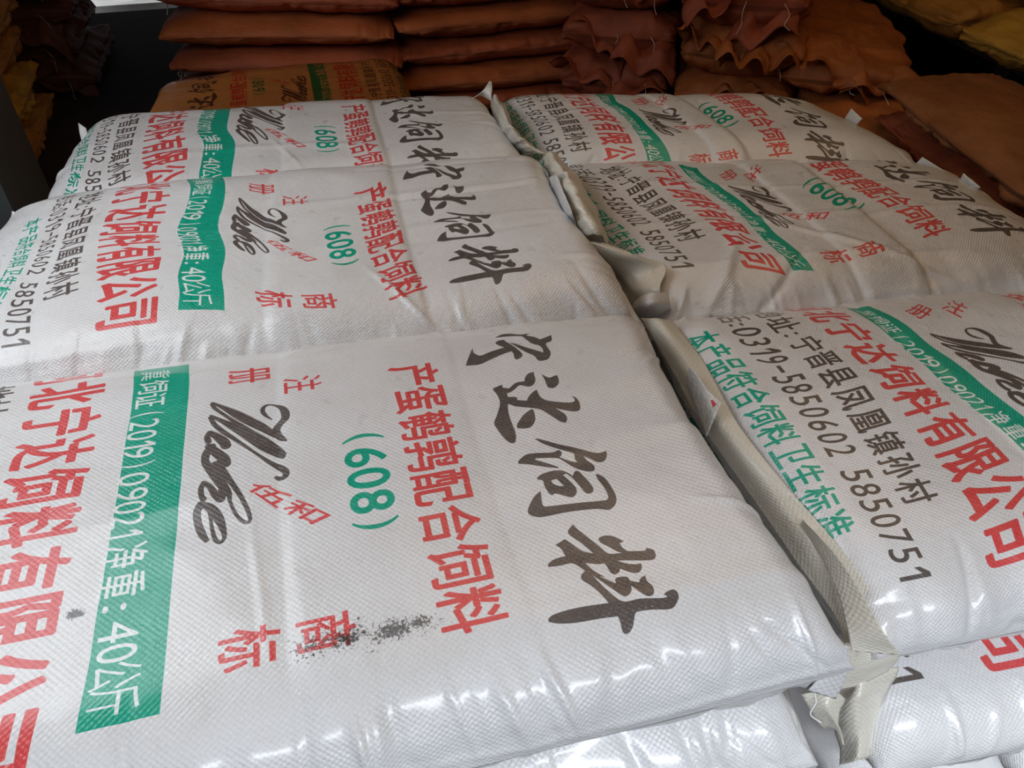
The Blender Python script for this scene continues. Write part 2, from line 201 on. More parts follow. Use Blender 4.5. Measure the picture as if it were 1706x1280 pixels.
CRE = [(.455, .006, .0022), (.70, .006, -.0018)]
LMK = json.loads('{"A":[[0.0909,0.884,-0.52,0.6278],[0.1069,0.8009,-0.52,0.5647],[0.1096,0.7148,-0.52,0.5016],[0.1109,0.6279,-0.52,0.4386],[0.1139,0.5446,-0.52,0.374],[0.1132,0.4567,-0.52,0.3078],[0.1128,0.37,-0.52,0.2376],[0.1097,0.2788,-0.52,0.162],[0.0853,0.1332,-0.52,0.068],[0.1892,0.8757,-0.42,0.6278],[0.2011,0.7956,-0.42,0.5647],[0.2017,0.7085,-0.42,0.5016],[0.2045,0.6255,-0.42,0.4386],[0.2049,0.5394,-0.42,0.374],[0.2051,0.4539,-0.42,0.3078],[0.2026,0.3629,-0.42,0.2376],[0.2026,0.2786,-0.42,0.162],[0.1875,0.1431,-0.42,0.068],[0.2827,0.8689,-0.32,0.6278],[0.2919,0.7876,-0.32,0.5647],[0.2924,0.7004,-0.32,0.5016],[0.2943,0.6168,-0.32,0.4386],[0.2953,0.5327,-0.32,0.374],[0.2954,0.4472,-0.32,0.3078],[0.2938,0.3575,-0.32,0.2376],[0.2931,0.2713,-0.32,0.162],[0.2726,0.1131,-0.32,0.068],[0.3784,0.8626,-0.22,0.6278],[0.3833,0.7801,-0.22,0.5647],[0.3845,0.6946,-0.22,0.5016],[0.3856,0.61,-0.22,0.4386],[0.3867,0.5271,-0.22,0.374],[0.386,0.4384,-0.22,0.3078],[0.3851,0.3498,-0.22,0.2376],[0.3839,0.2605,-0.22,0.162],[0.3696,0.1131,-0.22,0.068],[0.4721,0.8571,-0.12,0.6278],[0.4757,0.7744,-0.12,0.5647],[0.477,0.6895,-0.12,0.5016],[0.4779,0.6049,-0.12,0.4386],[0.4783,0.5196,-0.12,0.374],[0.4778,0.4296,-0.12,0.3078],[0.4774,0.3427,-0.12,0.2376],[0.4761,0.2503,-0.12,0.162],[0.4666,0.1131,-0.12,0.068],[0.5667,0.8527,-0.02,0.6278],[0.5687,0.7715,-0.02,0.5647],[0.57,0.688,-0.02,0.5016],[0.571,0.6052,-0.02,0.4386],[0.5714,0.5177,-0.02,0.374],[0.5713,0.4281,-0.02,0.3078],[0.5707,0.3411,-0.02,0.2376],[0.5696,0.2489,-0.02,0.162],[0.5602,0.1131,-0.02,0.068],[0.661,0.8489,0.08,0.6278],[0.662,0.7664,0.08,0.5647],[0.6636,0.6816,0.08,0.5016],[0.6647,0.5956,0.08,0.4386],[0.6652,0.5088,0.08,0.374],[0.6653,0.4194,0.08,0.3078],[0.6646,0.3292,0.08,0.2376],[0.6633,0.2335,0.08,0.162],[0.6672,0.1131,0.08,0.068],[0.756,0.8457,0.18,0.6278],[0.7569,0.7612,0.18,0.5647],[0.7599,0.6719,0.18,0.5016],[0.7613,0.5845,0.18,0.4386],[0.7619,0.4957,0.18,0.374],[0.7614,0.407,0.18,0.3078],[0.7601,0.3162,0.18,0.2376],[0.7584,0.2173,0.18,0.162],[0.7609,0.1131,0.18,0.068],[0.8511,0.8436,0.28,0.6278],[0.8521,0.7588,0.28,0.5647],[0.8555,0.6706,0.28,0.5016],[0.8585,0.5796,0.28,0.4386],[0.8595,0.4893,0.28,0.374],[0.8586,0.3989,0.28,0.3078],[0.8565,0.3067,0.28,0.2376],[0.8534,0.2074,0.28,0.162],[0.8411,0.1332,0.28,0.068],[0.9514,0.8375,0.38,0.6278],[0.9548,0.7499,0.38,0.5647],[0.9682,0.6407,0.38,0.5016],[0.9716,0.5452,0.38,0.4386],[0.9716,0.4497,0.38,0.374],[0.9649,0.3643,0.38,0.3078],[0.9701,0.2551,0.38,0.2376],[0.9649,0.1231,0.38,0.162],[0.9415,0.1131,0.38,0.068]],"D":[[0.2709,0.212,-0.357,0.1333],[0.2703,0.2899,-0.357,0.1911],[0.2765,0.363,-0.357,0.2489],[0.2764,0.4415,-0.357,0.3067],[0.2761,0.5158,-0.357,0.3645],[0.2763,0.586,-0.357,0.4223],[0.2698,0.6621,-0.357,0.4801],[0.2631,0.7325,-0.357,0.5379],[0.2294,0.8203,-0.357,0.5957],[0.0601,0.2606,-0.572,0.146],[0.0642,0.2964,-0.572,0.1836],[0.0665,0.3433,-0.572,0.2212],[0.0683,0.3906,-0.572,0.2588],[0.0682,0.4405,-0.572,0.2964],[0.0693,0.4917,-0.572,0.334],[0.067,0.5418,-0.572,0.3716],[0.0658,0.5894,-0.572,0.4092],[0.0647,0.6344,-0.572,0.4468],[0.0622,0.6837,-0.572,0.4844],[0.0552,0.7358,-0.572,0.522],[0.1971,0.1576,-0.4455,0.1],[0.1877,0.2395,-0.4455,0.14],[0.1958,0.324,-0.4455,0.2],[0.1965,0.3674,-0.4455,0.243],[0.1941,0.4226,-0.4455,0.286],[0.1865,0.4879,-0.4455,0.329],[0.1823,0.5485,-0.4455,0.372],[0.1769,0.6016,-0.4455,0.415],[0.1707,0.6543,-0.4455,0.458],[0.1651,0.7085,-0.4455,0.501],[0.1278,0.2585,-0.506,0.144],[0.126,0.2984,-0.506,0.1685],[0.1275,0.3282,-0.506,0.193],[0.128,0.3557,-0.506,0.2175],[0.1324,0.3838,-0.506,0.242],[0.1292,0.4151,-0.506,0.2665],[0.1268,0.4495,-0.506,0.291],[0.127,0.4781,-0.506,0.3155],[0.1259,0.5089,-0.506,0.34],[0.1241,0.5436,-0.506,0.3645],[0.1233,0.5747,-0.506,0.389],[0.1218,0.6058,-0.506,0.4135],[0.1397,0.147,-0.506,0.105],[0.1143,0.6614,-0.506,0.458],[0.1127,0.688,-0.506,0.483],[0.1103,0.7251,-0.506,0.508],[0.1067,0.7537,-0.506,0.533],[0.1035,0.7838,-0.506,0.558],[0.103,0.8122,-0.506,0.583],[0.1016,0.8407,-0.506,0.607],[0.3339,0.3271,-0.262,0.199],[0.3338,0.3485,-0.262,0.224],[0.3334,0.3964,-0.262,0.261],[0.3315,0.4474,-0.262,0.294],[0.3336,0.4739,-0.262,0.319],[0.3358,0.4945,-0.262,0.342],[0.3382,0.5127,-0.262,0.358],[0.3409,0.5319,-0.262,0.374],[0.3464,0.5516,-0.262,0.392],[0.3487,0.5781,-0.262,0.426],[0.3151,0.1728,-0.279,0.09],[0.3461,0.1888,-0.213,0.09],[0.3158,0.3413,-0.279,0.224],[0.351,0.3564,-0.213,0.224],[0.3158,0.4829,-0.279,0.342],[0.349,0.508,-0.213,0.342],[0.322,0.5554,-0.279,0.41],[0.3644,0.5649,-0.213,0.41],[0.4001,0.242,-0.14,0.155],[0.4555,0.2372,-0.075,0.195],[0.374,0.3279,-0.1855,0.2023],[0.437,0.324,-0.1132,0.2263],[0.3736,0.4014,-0.1867,0.261],[0.3941,0.4832,-0.1927,0.3444]],"B":[[0.2885,0.176,-0.357,0.0755],[0.3,0.291,-0.357,0.1911],[0.3026,0.3826,-0.357,0.2489],[0.3065,0.4563,-0.357,0.3067],[0.3107,0.5062,-0.357,0.3645],[0.3142,0.5573,-0.357,0.4223],[0.3181,0.6218,-0.357,0.4801],[0.3249,0.696,-0.357,0.5379],[0.3328,0.7792,-0.357,0.5957],[0.3462,0.1704,-0.279,0.09],[0.4074,0.1872,-0.213,0.09],[0.3833,0.7873,-0.279,0.6],[0.4411,0.797,-0.213,0.6],[0.3611,0.4803,-0.279,0.31],[0.4205,0.4912,-0.213,0.31],[0.3753,0.6733,-0.279,0.53],[0.4326,0.6892,-0.213,0.53],[0.3821,0.2511,-0.262,0.118],[0.3838,0.3528,-0.262,0.224],[0.3857,0.4163,-0.262,0.274],[0.3957,0.5608,-0.262,0.426],[0.3982,0.6037,-0.262,0.461],[0.4033,0.6647,-0.254,0.514],[0.4085,0.7195,-0.254,0.552],[0.4103,0.7623,-0.254,0.577],[0.2158,0.2589,-0.4455,0.1],[0.2198,0.3498,-0.4455,0.2],[0.2197,0.4011,-0.4455,0.243],[0.223,0.4556,-0.4455,0.286],[0.2252,0.4972,-0.4455,0.329],[0.2271,0.5365,-0.4455,0.372],[0.2297,0.5826,-0.4455,0.415],[0.2314,0.6187,-0.4455,0.458],[0.2357,0.6725,-0.4455,0.501],[0.182,0.2885,-0.506,0.105],[0.1836,0.3496,-0.506,0.144],[0.1902,0.6216,-0.506,0.413],[0.1899,0.6504,-0.506,0.458],[0.1894,0.6755,-0.506,0.483],[0.194,0.7104,-0.506,0.508],[0.1959,0.7445,-0.506,0.533],[0.1981,0.7696,-0.506,0.558],[0.201,0.8007,-0.506,0.583],[0.2006,0.827,-0.506,0.607],[0.157,0.3749,-0.572,0.146],[0.1567,0.4096,-0.572,0.1836],[0.1665,0.4726,-0.572,0.2212],[0.1683,0.5813,-0.572,0.4092],[0.1682,0.6373,-0.572,0.4844],[0.4782,0.3135,-0.14,0.155],[0.5325,0.3969,-0.075,0.195],[0.5052,0.7923,-0.14,0.558],[0.5577,0.8108,-0.071,0.56],[0.5908,0.5343,-0.014,0.318],[0.5983,0.6922,-0.012,0.449],[0.4467,0.3442,-0.1855,0.2023],[0.4645,0.5955,-0.1811,0.4318],[0.4959,0.6205,-0.1384,0.4153],[0.5236,0.5827,-0.0959,0.3573],[0.5016,0.4333,-0.1132,0.2263],[0.67,0.7951,0.064,0.5689],[0.6631,0.7296,0.064,0.5182],[0.6578,0.6796,0.064,0.4675],[0.6552,0.6179,0.064,0.4168],[0.655,0.5652,0.064,0.3661],[0.6555,0.5042,0.064,0.3154],[0.6494,0.4532,0.064,0.2647],[0.6519,0.4098,0.064,0.214],[0.7054,0.3045,0.131,0.2136],[0.8133,0.2955,0.2525,0.193],[0.801,0.3917,0.2398,0.2766],[0.7353,0.5173,0.1549,0.371],[0.7328,0.6097,0.1458,0.4708],[0.8177,0.6262,0.2429,0.4795],[0.7688,0.6549,0.1867,0.4991],[0.7273,0.7819,0.1302,0.5961],[0.787,0.8146,0.1952,0.6277],[0.8429,0.7754,0.2558,0.6068]],"C":[[0.2448,0.1918,-0.357,0.1333],[0.2406,0.1918,-0.357,0.1911],[0.2531,0.2941,-0.357,0.2489],[0.2566,0.3925,-0.357,0.3067],[0.2618,0.4512,-0.357,0.3645],[0.2671,0.5422,-0.357,0.4223],[0.2766,0.6555,-0.357,0.4801],[0.2822,0.7359,-0.357,0.5379],[0.3142,0.3449,-0.279,0.29],[0.3169,0.4606,-0.279,0.4],[0.3373,0.7618,-0.279,0.555],[0.3774,0.36,-0.213,0.29],[0.3808,0.4767,-0.213,0.4],[0.396,0.7736,-0.213,0.555],[0.3117,0.1981,-0.279,0.176],[0.3703,0.1918,-0.213,0.176],[0.3544,0.5327,-0.262,0.426],[0.3548,0.5902,-0.262,0.461],[0.3613,0.6881,-0.254,0.514],[0.3659,0.7545,-0.254,0.552],[0.1627,0.2599,-0.4455,0.2],[0.1689,0.3441,-0.4455,0.243],[0.1735,0.4146,-0.4455,0.286],[0.1771,0.4708,-0.4455,0.329],[0.1802,0.5259,-0.4455,0.372],[0.1864,0.6012,-0.4455,0.415],[0.1893,0.6705,-0.4455,0.458],[0.2004,0.7483,-0.4455,0.501],[0.1268,0.2702,-0.506,0.144],[0.1435,0.6709,-0.506,0.413],[0.1501,0.7275,-0.506,0.458],[0.154,0.7658,-0.506,0.483],[0.0649,0.2673,-0.572,0.1836],[0.0975,0.4846,-0.572,0.334],[0.1244,0.6837,-0.572,0.4844],[0.4038,0.1918,-0.1855,0.2023],[0.4318,0.5871,-0.1811,0.4318],[0.4617,0.5611,-0.1384,0.4153],[0.4974,0.4735,-0.0959,0.3573],[0.4735,0.2899,-0.1132,0.2263],[0.5149,0.3039,-0.075,0.195],[0.469,0.7941,-0.14,0.558],[0.5276,0.8123,-0.071,0.56],[0.5773,0.5015,-0.014,0.318],[0.5789,0.6913,-0.012,0.449],[0.6522,0.8247,0.064,0.5689],[0.6544,0.7611,0.064,0.5182],[0.6497,0.7009,0.064,0.4675],[0.6485,0.6272,0.064,0.4168],[0.6476,0.5611,0.064,0.3661],[0.6477,0.4964,0.064,0.3154],[0.6477,0.4262,0.064,0.2647],[0.6475,0.3507,0.064,0.214],[0.7278,0.4769,0.1549,0.371],[0.8169,0.4328,0.2513,0.3302],[0.7576,0.479,0.1821,0.3707],[0.7216,0.6462,0.1458,0.4708],[0.8125,0.6521,0.2429,0.4795],[0.7579,0.6961,0.1867,0.4991],[0.8241,0.7796,0.256,0.5549]],"E":[[0.2584,0.3042,-0.357,0.1911],[0.2441,0.3623,-0.357,0.2489],[0.2503,0.4458,-0.357,0.3067],[0.2605,0.4937,-0.357,0.3645],[0.2679,0.5503,-0.357,0.4223],[0.2719,0.6098,-0.357,0.4801],[0.2709,0.6883,-0.357,0.5379],[0.2673,0.766,-0.357,0.5957],[0.1329,0.2946,-0.4455,0.1],[0.1582,0.3603,-0.4455,0.2],[0.1642,0.3908,-0.4455,0.243],[0.1561,0.4568,-0.4455,0.286],[0.1645,0.5031,-0.4455,0.329],[0.1825,0.549,-0.4455,0.415],[0.1841,0.5999,-0.4455,0.458],[0.1781,0.6521,-0.4455,0.501],[0.0827,0.2564,-0.506,0.105],[0.0849,0.3228,-0.506,0.144],[0.0909,0.3499,-0.506,0.168],[0.096,0.3772,-0.506,0.192],[0.1031,0.3914,-0.506,0.217],[0.099,0.4515,-0.506,0.266],[0.0951,0.479,-0.506,0.29],[0.1176,0.5725,-0.506,0.413],[0.1176,0.6242,-0.506,0.458],[0.1163,0.6601,-0.506,0.483],[0.1216,0.6915,-0.506,0.533],[0.1257,0.7149,-0.506,0.558],[0.1266,0.7443,-0.506,0.583],[0.1255,0.7725,-0.506,0.607],[0.0582,0.5233,-0.572,0.3716],[0.0608,0.5685,-0.572,0.4092],[0.066,0.6049,-0.572,0.4468],[0.0714,0.6426,-0.572,0.4844],[0.0558,0.3622,-0.572,0.2964],[0.2912,0.319,-0.246,0.1],[0.2975,0.4641,-0.279,0.27],[0.3316,0.4547,-0.213,0.27],[0.3093,0.5528,-0.279,0.37],[0.3388,0.567,-0.213,0.37],[0.3087,0.6583,-0.279,0.48],[0.3294,0.6623,-0.213,0.48],[0.321,0.8128,-0.279,0.6],[0.3394,0.8146,-0.213,0.6],[0.3696,0.3237,-0.14,0.155],[0.423,0.3114,-0.075,0.195],[0.3369,0.4082,-0.1855,0.2023],[0.3934,0.413,-0.1132,0.2263],[0.4167,0.5376,-0.0959,0.3573],[0.3888,0.6209,-0.1384,0.4153],[0.3697,0.6482,-0.1681,0.4367],[0.3431,0.5553,-0.1927,0.3444],[0.511,0.3941,-0.014,0.318],[0.5502,0.5274,-0.012,0.449],[0.521,0.4699,-0.011,0.383],[0.6158,0.1982,0.064,0.214],[0.5978,0.2618,0.064,0.2647],[0.6098,0.3211,0.064,0.3154],[0.6173,0.4049,0.064,0.3661],[0.628,0.457,0.064,0.4168],[0.6337,0.5069,0.064,0.4675],[0.6413,0.5859,0.064,0.5182],[0.6447,0.6539,0.064,0.5689],[0.751,0.2337,0.2525,0.193],[0.698,0.4025,0.1549,0.371],[0.7747,0.3385,0.2289,0.3486],[0.7244,0.4008,0.1821,0.3707],[0.7166,0.5017,0.1458,0.4708],[0.7984,0.5087,0.2429,0.4795],[0.7029,0.6795,0.1302,0.5961],[0.7613,0.7229,0.1952,0.6277],[0.7432,0.5523,0.1867,0.4991],[0.4066,0.7728,-0.14,0.558],[0.4674,0.7629,-0.071,0.56]],"F":[[0.0639,0.2007,-0.572,0.146],[0.0448,0.4755,-0.572,0.2964],[0.0416,0.5838,-0.572,0.3716],[0.0347,0.6335,-0.572,0.4092],[0.0313,0.6794,-0.572,0.4468],[0.0952,0.3235,-0.506,0.144],[0.0936,0.4169,-0.506,0.217],[0.0897,0.4717,-0.506,0.266],[0.0779,0.6987,-0.506,0.413],[0.0738,0.7473,-0.506,0.458],[0.0704,0.7894,-0.506,0.483],[0.0732,0.8374,-0.506,0.508],[0.1596,0.3653,-0.4455,0.2],[0.1557,0.4254,-0.4455,0.243],[0.1468,0.5128,-0.4455,0.286],[0.1486,0.5625,-0.4455,0.329],[0.1436,0.6685,-0.4455,0.415],[0.1354,0.7447,-0.4455,0.458],[0.1311,0.8028,-0.4455,0.501],[0.2372,0.4123,-0.357,0.2489],[0.2378,0.4986,-0.357,0.3067],[0.2475,0.5464,-0.357,0.3645],[0.2382,0.6621,-0.357,0.4223],[0.2275,0.7563,-0.357,0.4801],[0.2196,0.8375,-0.357,0.5379],[0.2942,0.3633,-0.279,0.14],[0.3127,0.3966,-0.213,0.16],[0.2891,0.6293,-0.279,0.36],[0.3192,0.6558,-0.213,0.36],[0.2755,0.7869,-0.279,0.5],[0.3226,0.8031,-0.213,0.5],[0.2684,0.8932,-0.279,0.575],[0.3205,0.8999,-0.213,0.575],[0.3882,0.3947,-0.14,0.155],[0.4289,0.4096,-0.075,0.195],[0.4246,0.6193,-0.0959,0.3573],[0.3548,0.7457,-0.1681,0.4367],[0.3839,0.7168,-0.1384,0.4153],[0.4216,0.4852,-0.1132,0.2263],[0.3473,0.5007,-0.1855,0.2023],[0.3918,0.8673,-0.14,0.558],[0.4511,0.8588,-0.071,0.56],[0.5235,0.4399,-0.014,0.318],[0.528,0.6287,-0.012,0.449],[0.6189,0.3599,0.064,0.3154],[0.6164,0.4377,0.064,0.3661],[0.6169,0.5192,0.064,0.4168],[0.612,0.6056,0.064,0.4675],[0.5875,0.7262,0.064,0.5182],[0.5768,0.8195,0.064,0.5689],[0.716,0.4518,0.1549,0.371],[0.7907,0.3998,0.2513,0.3302],[0.7224,0.4833,0.1821,0.3707],[0.677,0.6246,0.1458,0.4708],[0.736,0.6732,0.2429,0.4795],[0.6839,0.7085,0.1867,0.4991],[0.7274,0.8036,0.256,0.5549]],"D2":[[0.0964,0.8263,-0.506,0.607]]}')

# ------------------------------------------------------------------ helpers
def link_mesh(name, verts, faces, mat=None, parent=None, smooth=True, uvs=None):
    me = bpy.data.meshes.new(name)
    verts = np.asarray(verts, dtype=np.float32).copy()
    me.from_pydata([tuple(v) for v in verts.tolist()], [], faces)
    me.update()
    if smooth:
        me.polygons.foreach_set('use_smooth', [True] * len(me.polygons))
    if uvs is not None:
        l = me.uv_layers.new(name='print')
        vi = np.empty(len(me.loops), dtype=np.int32); me.loops.foreach_get('vertex_index', vi)
        l.data.foreach_set('uv', np.asarray(uvs, dtype=np.float32)[vi].ravel())
    if mat: me.materials.append(mat)
    o = bpy.data.objects.new(name, me)
    COL.objects.link(o)
    if parent: o.parent = parent; o.matrix_parent_inverse = Matrix.Identity(4)
    return o
def tag(o, label, cat, group=None):
    o['label'] = label; o['category'] = cat
    if group: o['group'] = group
    return o
def struct(o):
    o['kind'] = 'structure'; return o
def box(name, lo, hi, mat, parent=None):
    x0, y0, z0 = lo; x1, y1, z1 = hi
    v = [(x0,y0,z0),(x1,y0,z0),(x1,y1,z0),(x0,y1,z0),(x0,y0,z1),(x1,y0,z1),(x1,y1,z1),(x0,y1,z1)]
    f = [(0,3,2,1),(4,5,6,7),(0,1,5,4),(1,2,6,5),(2,3,7,6),(3,0,4,7)]
    return link_mesh(name, v, f, mat, parent, smooth=False)

def tps_fit(pts, vals, lam):
    P = np.asarray(pts, float); n = len(P)
    r = np.linalg.norm(P[:, None] - P[None], axis=2)
    K = np.where(r > 0, r * r * np.log(r + 1e-12), 0) + lam * np.eye(n)
    A = np.zeros((n + 3, n + 3)); A[:n, :n] = K; A[:n, n] = 1; A[:n, n + 1:] = P
    A[n, :n] = 1; A[n + 1:, :n] = P.T
    b = np.zeros((n + 3, 2)); b[:n] = vals
    w = np.linalg.solve(A, b)
    def f(X):
        r = np.linalg.norm(X[:, None] - P[None], axis=2)
        return np.where(r > 0, r * r * np.log(r + 1e-12), 0) @ w[:n] + w[n] + X @ w[n + 1:]
    return f
def print_coords(key, sk):
    """where every point of the cloth lies in the printed design (metres)"""
    s, t = grid_params(sk)
    S, T = np.meshgrid(s, t)
    L = LMK.get(key)
    if not L:
        return None
    L = np.array(L)
    if len(L) < 4:
        p = L[0, 2] + (S - L[0, 0]) * 1.06; q = L[0, 3] + (T - L[0, 1]) * .72
        return np.stack([p.ravel(), q.ravel()], 1)
    asp = np.array([1.0, .66])
    f = tps_fit(L[:, :2] * asp, L[:, 2:], 0.0012 if key != 'A' else 0.0002)
    gs, gt = np.meshgrid(np.linspace(0, 1, 61), np.linspace(0, 1, 41))
    G = f(np.stack([gs.ravel(), gt.ravel()], 1) * asp).reshape(41, 61, 2)
    X = S * 60; Y = T * 40
    xi = np.clip(X.astype(int), 0, 59); yi = np.clip(Y.astype(int), 0, 39); fx = (X - xi)[..., None]; fy = (Y - yi)[..., None]
    R = (G[yi, xi] * (1 - fx) + G[yi, xi + 1] * fx) * (1 - fy) + (G[yi + 1, xi] * (1 - fx) + G[yi + 1, xi + 1] * fx) * fy
    return R.reshape(-1, 2)

def sack_mesh(sk, uv=None):
    """closed sack: upper sheet and lower sheet sewn together along the seam"""
    P, N = sack_sheet(sk, 1); Q, M = sack_sheet(sk, -1)
    nt, ns = P.shape[:2]
    top = P.reshape(-1, 3); bot = Q.reshape(-1, 3)
    idx = np.arange(nt * ns).reshape(nt, ns)
    bidx = idx + nt * ns
    bidx = bidx.copy()
    border = np.zeros((nt, ns), bool); border[0] = border[-1] = True; border[:, 0] = border[:, -1] = True
    bidx[border] = idx[border]
    keep = ~border
    remap = np.full(2 * nt * ns, -1); remap[:nt * ns] = np.arange(nt * ns)
    remap[nt * ns:][keep.ravel()] = nt * ns + np.arange(keep.sum())
    verts = np.vstack([top, bot[keep.ravel()]])
    bidx = remap[bidx]
    a = idx[:-1, :-1].ravel(); b = idx[:-1, 1:].ravel(); c = idx[1:, 1:].ravel(); d = idx[1:, :-1].ravel()
    f1 = np.stack([a, d, c, b], 1)
    a = bidx[:-1, :-1].ravel(); b = bidx[:-1, 1:].ravel(); c = bidx[1:, 1:].ravel(); d = bidx[1:, :-1].ravel()
    f2 = np.stack([a, b, c, d], 1)
    faces = np.vstack([f1, f2]).tolist()
    if uv is None:
        s, t = grid_params(sk); S, T = np.meshgrid(s, t)
        uv = np.stack([S.ravel() * 1.0 - 3.0, T.ravel() * .66 - 3.0], 1)   # no print in reach
    ub = uv.copy().reshape(nt, ns, 2); ub = ub[keep] + 0
    ub[:, 0] += 40
    uvs = np.vstack([uv, ub])
    return verts, faces, uvs

def cr_interp(pts, n):
    pts = np.asarray(pts, float); m = len(pts)
    if m == 2:
        t = np.linspace(0, 1, n)[:, None]; return pts[0] * (1 - t) + pts[1] * t
    out = []
    ext = np.vstack([2 * pts[0] - pts[1], pts, 2 * pts[-1] - pts[-2]])
    for u in np.linspace(0, m - 1, n):
        i = min(int(u), m - 2); f = u - i
        p0, p1, p2, p3 = ext[i:i + 4]
        out.append(.5 * ((2 * p1) + (-p0 + p2) * f + (2 * p0 - 5 * p1 + 4 * p2 - p3) * f * f + (-p0 + 3 * p1 - 3 * p2 + p3) * f ** 3))
    return np.array(out)
def cloth_sheet(name, rows, mat, parent, nu=24, nv=60, crum=.003, seed=1, thick=.0012, freq=22, dz=ZT):
    """a loose piece of woven cloth through rows of control points, with thickness"""
    R = [cr_interp(r, nu) for r in rows]
    G = np.array([cr_interp([R[k][j] for k in range(len(rows))], nv) for j in range(nu)]).transpose(1, 0, 2)
    gu = np.gradient(G, axis=1); gv = np.gradient(G, axis=0)
    N = np.cross(gu, gv); N /= np.linalg.norm(N, axis=2, keepdims=True) + 1e-12
    if N[..., 2].mean() < 0: N = -N
    U, V = np.meshgrid(np.linspace(0, 1, nu), np.linspace(0, 1, nv))
    lu = np.linalg.norm(G[nv // 2, -1] - G[nv // 2, 0]); lv = np.linalg.norm(G[-1, nu // 2] - G[0, nu // 2])
    D = crum * (fbm(U * lu * freq, V * lv * freq, seed, 3) + .6 * np.clip(ridge(U * lu * freq * .7, V * lv * freq * .7, seed + 7) - .6, 0, 1) * 2)
    G = G + N * D[..., None]
    G[..., 2] += dz
    top = (G + N * thick / 2).reshape(-1, 3); bot = (G - N * thick / 2).reshape(-1, 3)
    n = nu * nv; idx = np.arange(n).reshape(nv, nu)
    a = idx[:-1, :-1].ravel(); b = idx[:-1, 1:].ravel(); c = idx[1:, 1:].ravel(); d = idx[1:, :-1].ravel()
    faces = np.vstack([np.stack([a, b, c, d], 1), np.stack([a, d, c, b], 1) + n]).tolist()
    loop = list(idx[0]) + list(idx[1:, -1]) + list(idx[-1, :-1][::-1]) + list(idx[1:-1, 0][::-1])
    for i in range(len(loop)):
        p, q = int(loop[i]), int(loop[(i + 1) % len(loop)])
        faces.append((p, p + n, q + n, q))
    uv = np.stack([(U * lu).ravel() - 3, (V * lv).ravel() - 3], 1)
    return link_mesh(name, np.vstack([top, bot]), faces, mat, parent, uvs=np.vstack([uv, uv]))
def thread(name, pts, r, mat, parent, dz=ZT):
    P = cr_interp(pts, 18); P[:, 2] += dz
    v = []; f = []; k = 5
    for i, p in enumerate(P):
        d = P[min(i + 1, len(P) - 1)] - P[max(i - 1, 0)]; d /= np.linalg.norm(d) + 1e-9
        a = np.cross(d, [0.3, .5, .81]); a /= np.linalg.norm(a); b = np.cross(d, a)
        for j in range(k):
            th = 2 * math.pi * j / k; v.append(p + r * (a * math.cos(th) + b * math.sin(th)))
    for i in range(len(P) - 1):
        for j in range(k):
            f.append((i * k + j, i * k + (j + 1) % k, (i + 1) * k + (j + 1) % k, (i + 1) * k + j))
    return link_mesh(name, v, f, mat, parent)

# ------------------------------------------------------------------ printed artwork (drawn here, glyph by glyph)
PW, PH_ = 3080, 2184
P0x, Q0, PL, QL = -.65, -.06, 1.10, .78
RED = (.88, .30, .30); GREEN = (.03, .65, .53); BLACK = (.35, .315, .30); WHITE = (.90, .90, .905)
canvas = np.empty((PH_, PW, 3), np.float32); canvas[:] = WHITE
def to_px(p):
    p = np.asarray(p, float)
    return np.stack([(p[..., 0] - P0x) / PL * PW, (p[..., 1] - Q0) / QL * PH_], -1)
OFFS = [(-.25, -.25), (.25, -.25), (-.25, .25), (.25, .25)]
def new_mask(x0, x1, y0, y1):
    return np.zeros((4, y1 - y0, x1 - x0), bool)
def fill_tris(tris, col, bold=0):
    tr = to_px(tris)
    if len(tr) == 0: return
    g = int(bold) + 3
    x0 = max(int(tr[..., 0].min()) - g, 0); x1 = min(int(tr[..., 0].max()) + g, PW)
    y0 = max(int(tr[..., 1].min()) - g, 0); y1 = min(int(tr[..., 1].max()) + g, PH_)
    if x1 <= x0 or y1 <= y0: return
    M = new_mask(x0, x1, y0, y1)
    for t in tr:
        a0 = max(int(t[:, 0].min()) - 1, x0); a1 = min(int(t[:, 0].max()) + 2, x1)
        b0 = max(int(t[:, 1].min()) - 1, y0); b1 = min(int(t[:, 1].max()) + 2, y1)
        if a1 <= a0 or b1 <= b0: continue
        X, Y = np.meshgrid(np.arange(a0, a1) + .5, np.arange(b0, b1) + .5)
        ar = (t[1, 0] - t[0, 0]) * (t[2, 1] - t[0, 1]) - (t[2, 0] - t[0, 0]) * (t[1, 1] - t[0, 1])
        if abs(ar) < 1e-9: continue
        sg = 1 if ar > 0 else -1
        for k, (ox, oy) in enumerate(OFFS):
            xx = X + ox; yy = Y + oy; ins = np.ones(X.shape, bool)
            for i in range(3):
                p, q = t[i], t[(i + 1) % 3]
                ins &= sg * ((q[0] - p[0]) * (yy - p[1]) - (q[1] - p[1]) * (xx - p[0])) >= -1e-6
            M[k, b0 - y0:b1 - y0, a0 - x0:a1 - x0] |= ins
    if bold > .3:
        B = M.copy(); n = int(math.ceil(bold))
        for dy in range(-n, n + 1):
            for dx in range(-n, n + 1):
                if (dx or dy) and dx * dx + dy * dy <= bold * bold + .3:
                    ys, yd = max(dy, 0), max(-dy, 0); xs, xd = max(dx, 0), max(-dx, 0)
                    h_, w_ = M.shape[1:]
                    B[:, ys:h_ - yd, xs:w_ - xd] |= M[:, yd:h_ - ys, xd:w_ - xs]
        M = B
    m = M.mean(0)[..., None]
    canvas[y0:y1, x0:x1] = canvas[y0:y1, x0:x1] * (1 - m) + np.array(col) * m
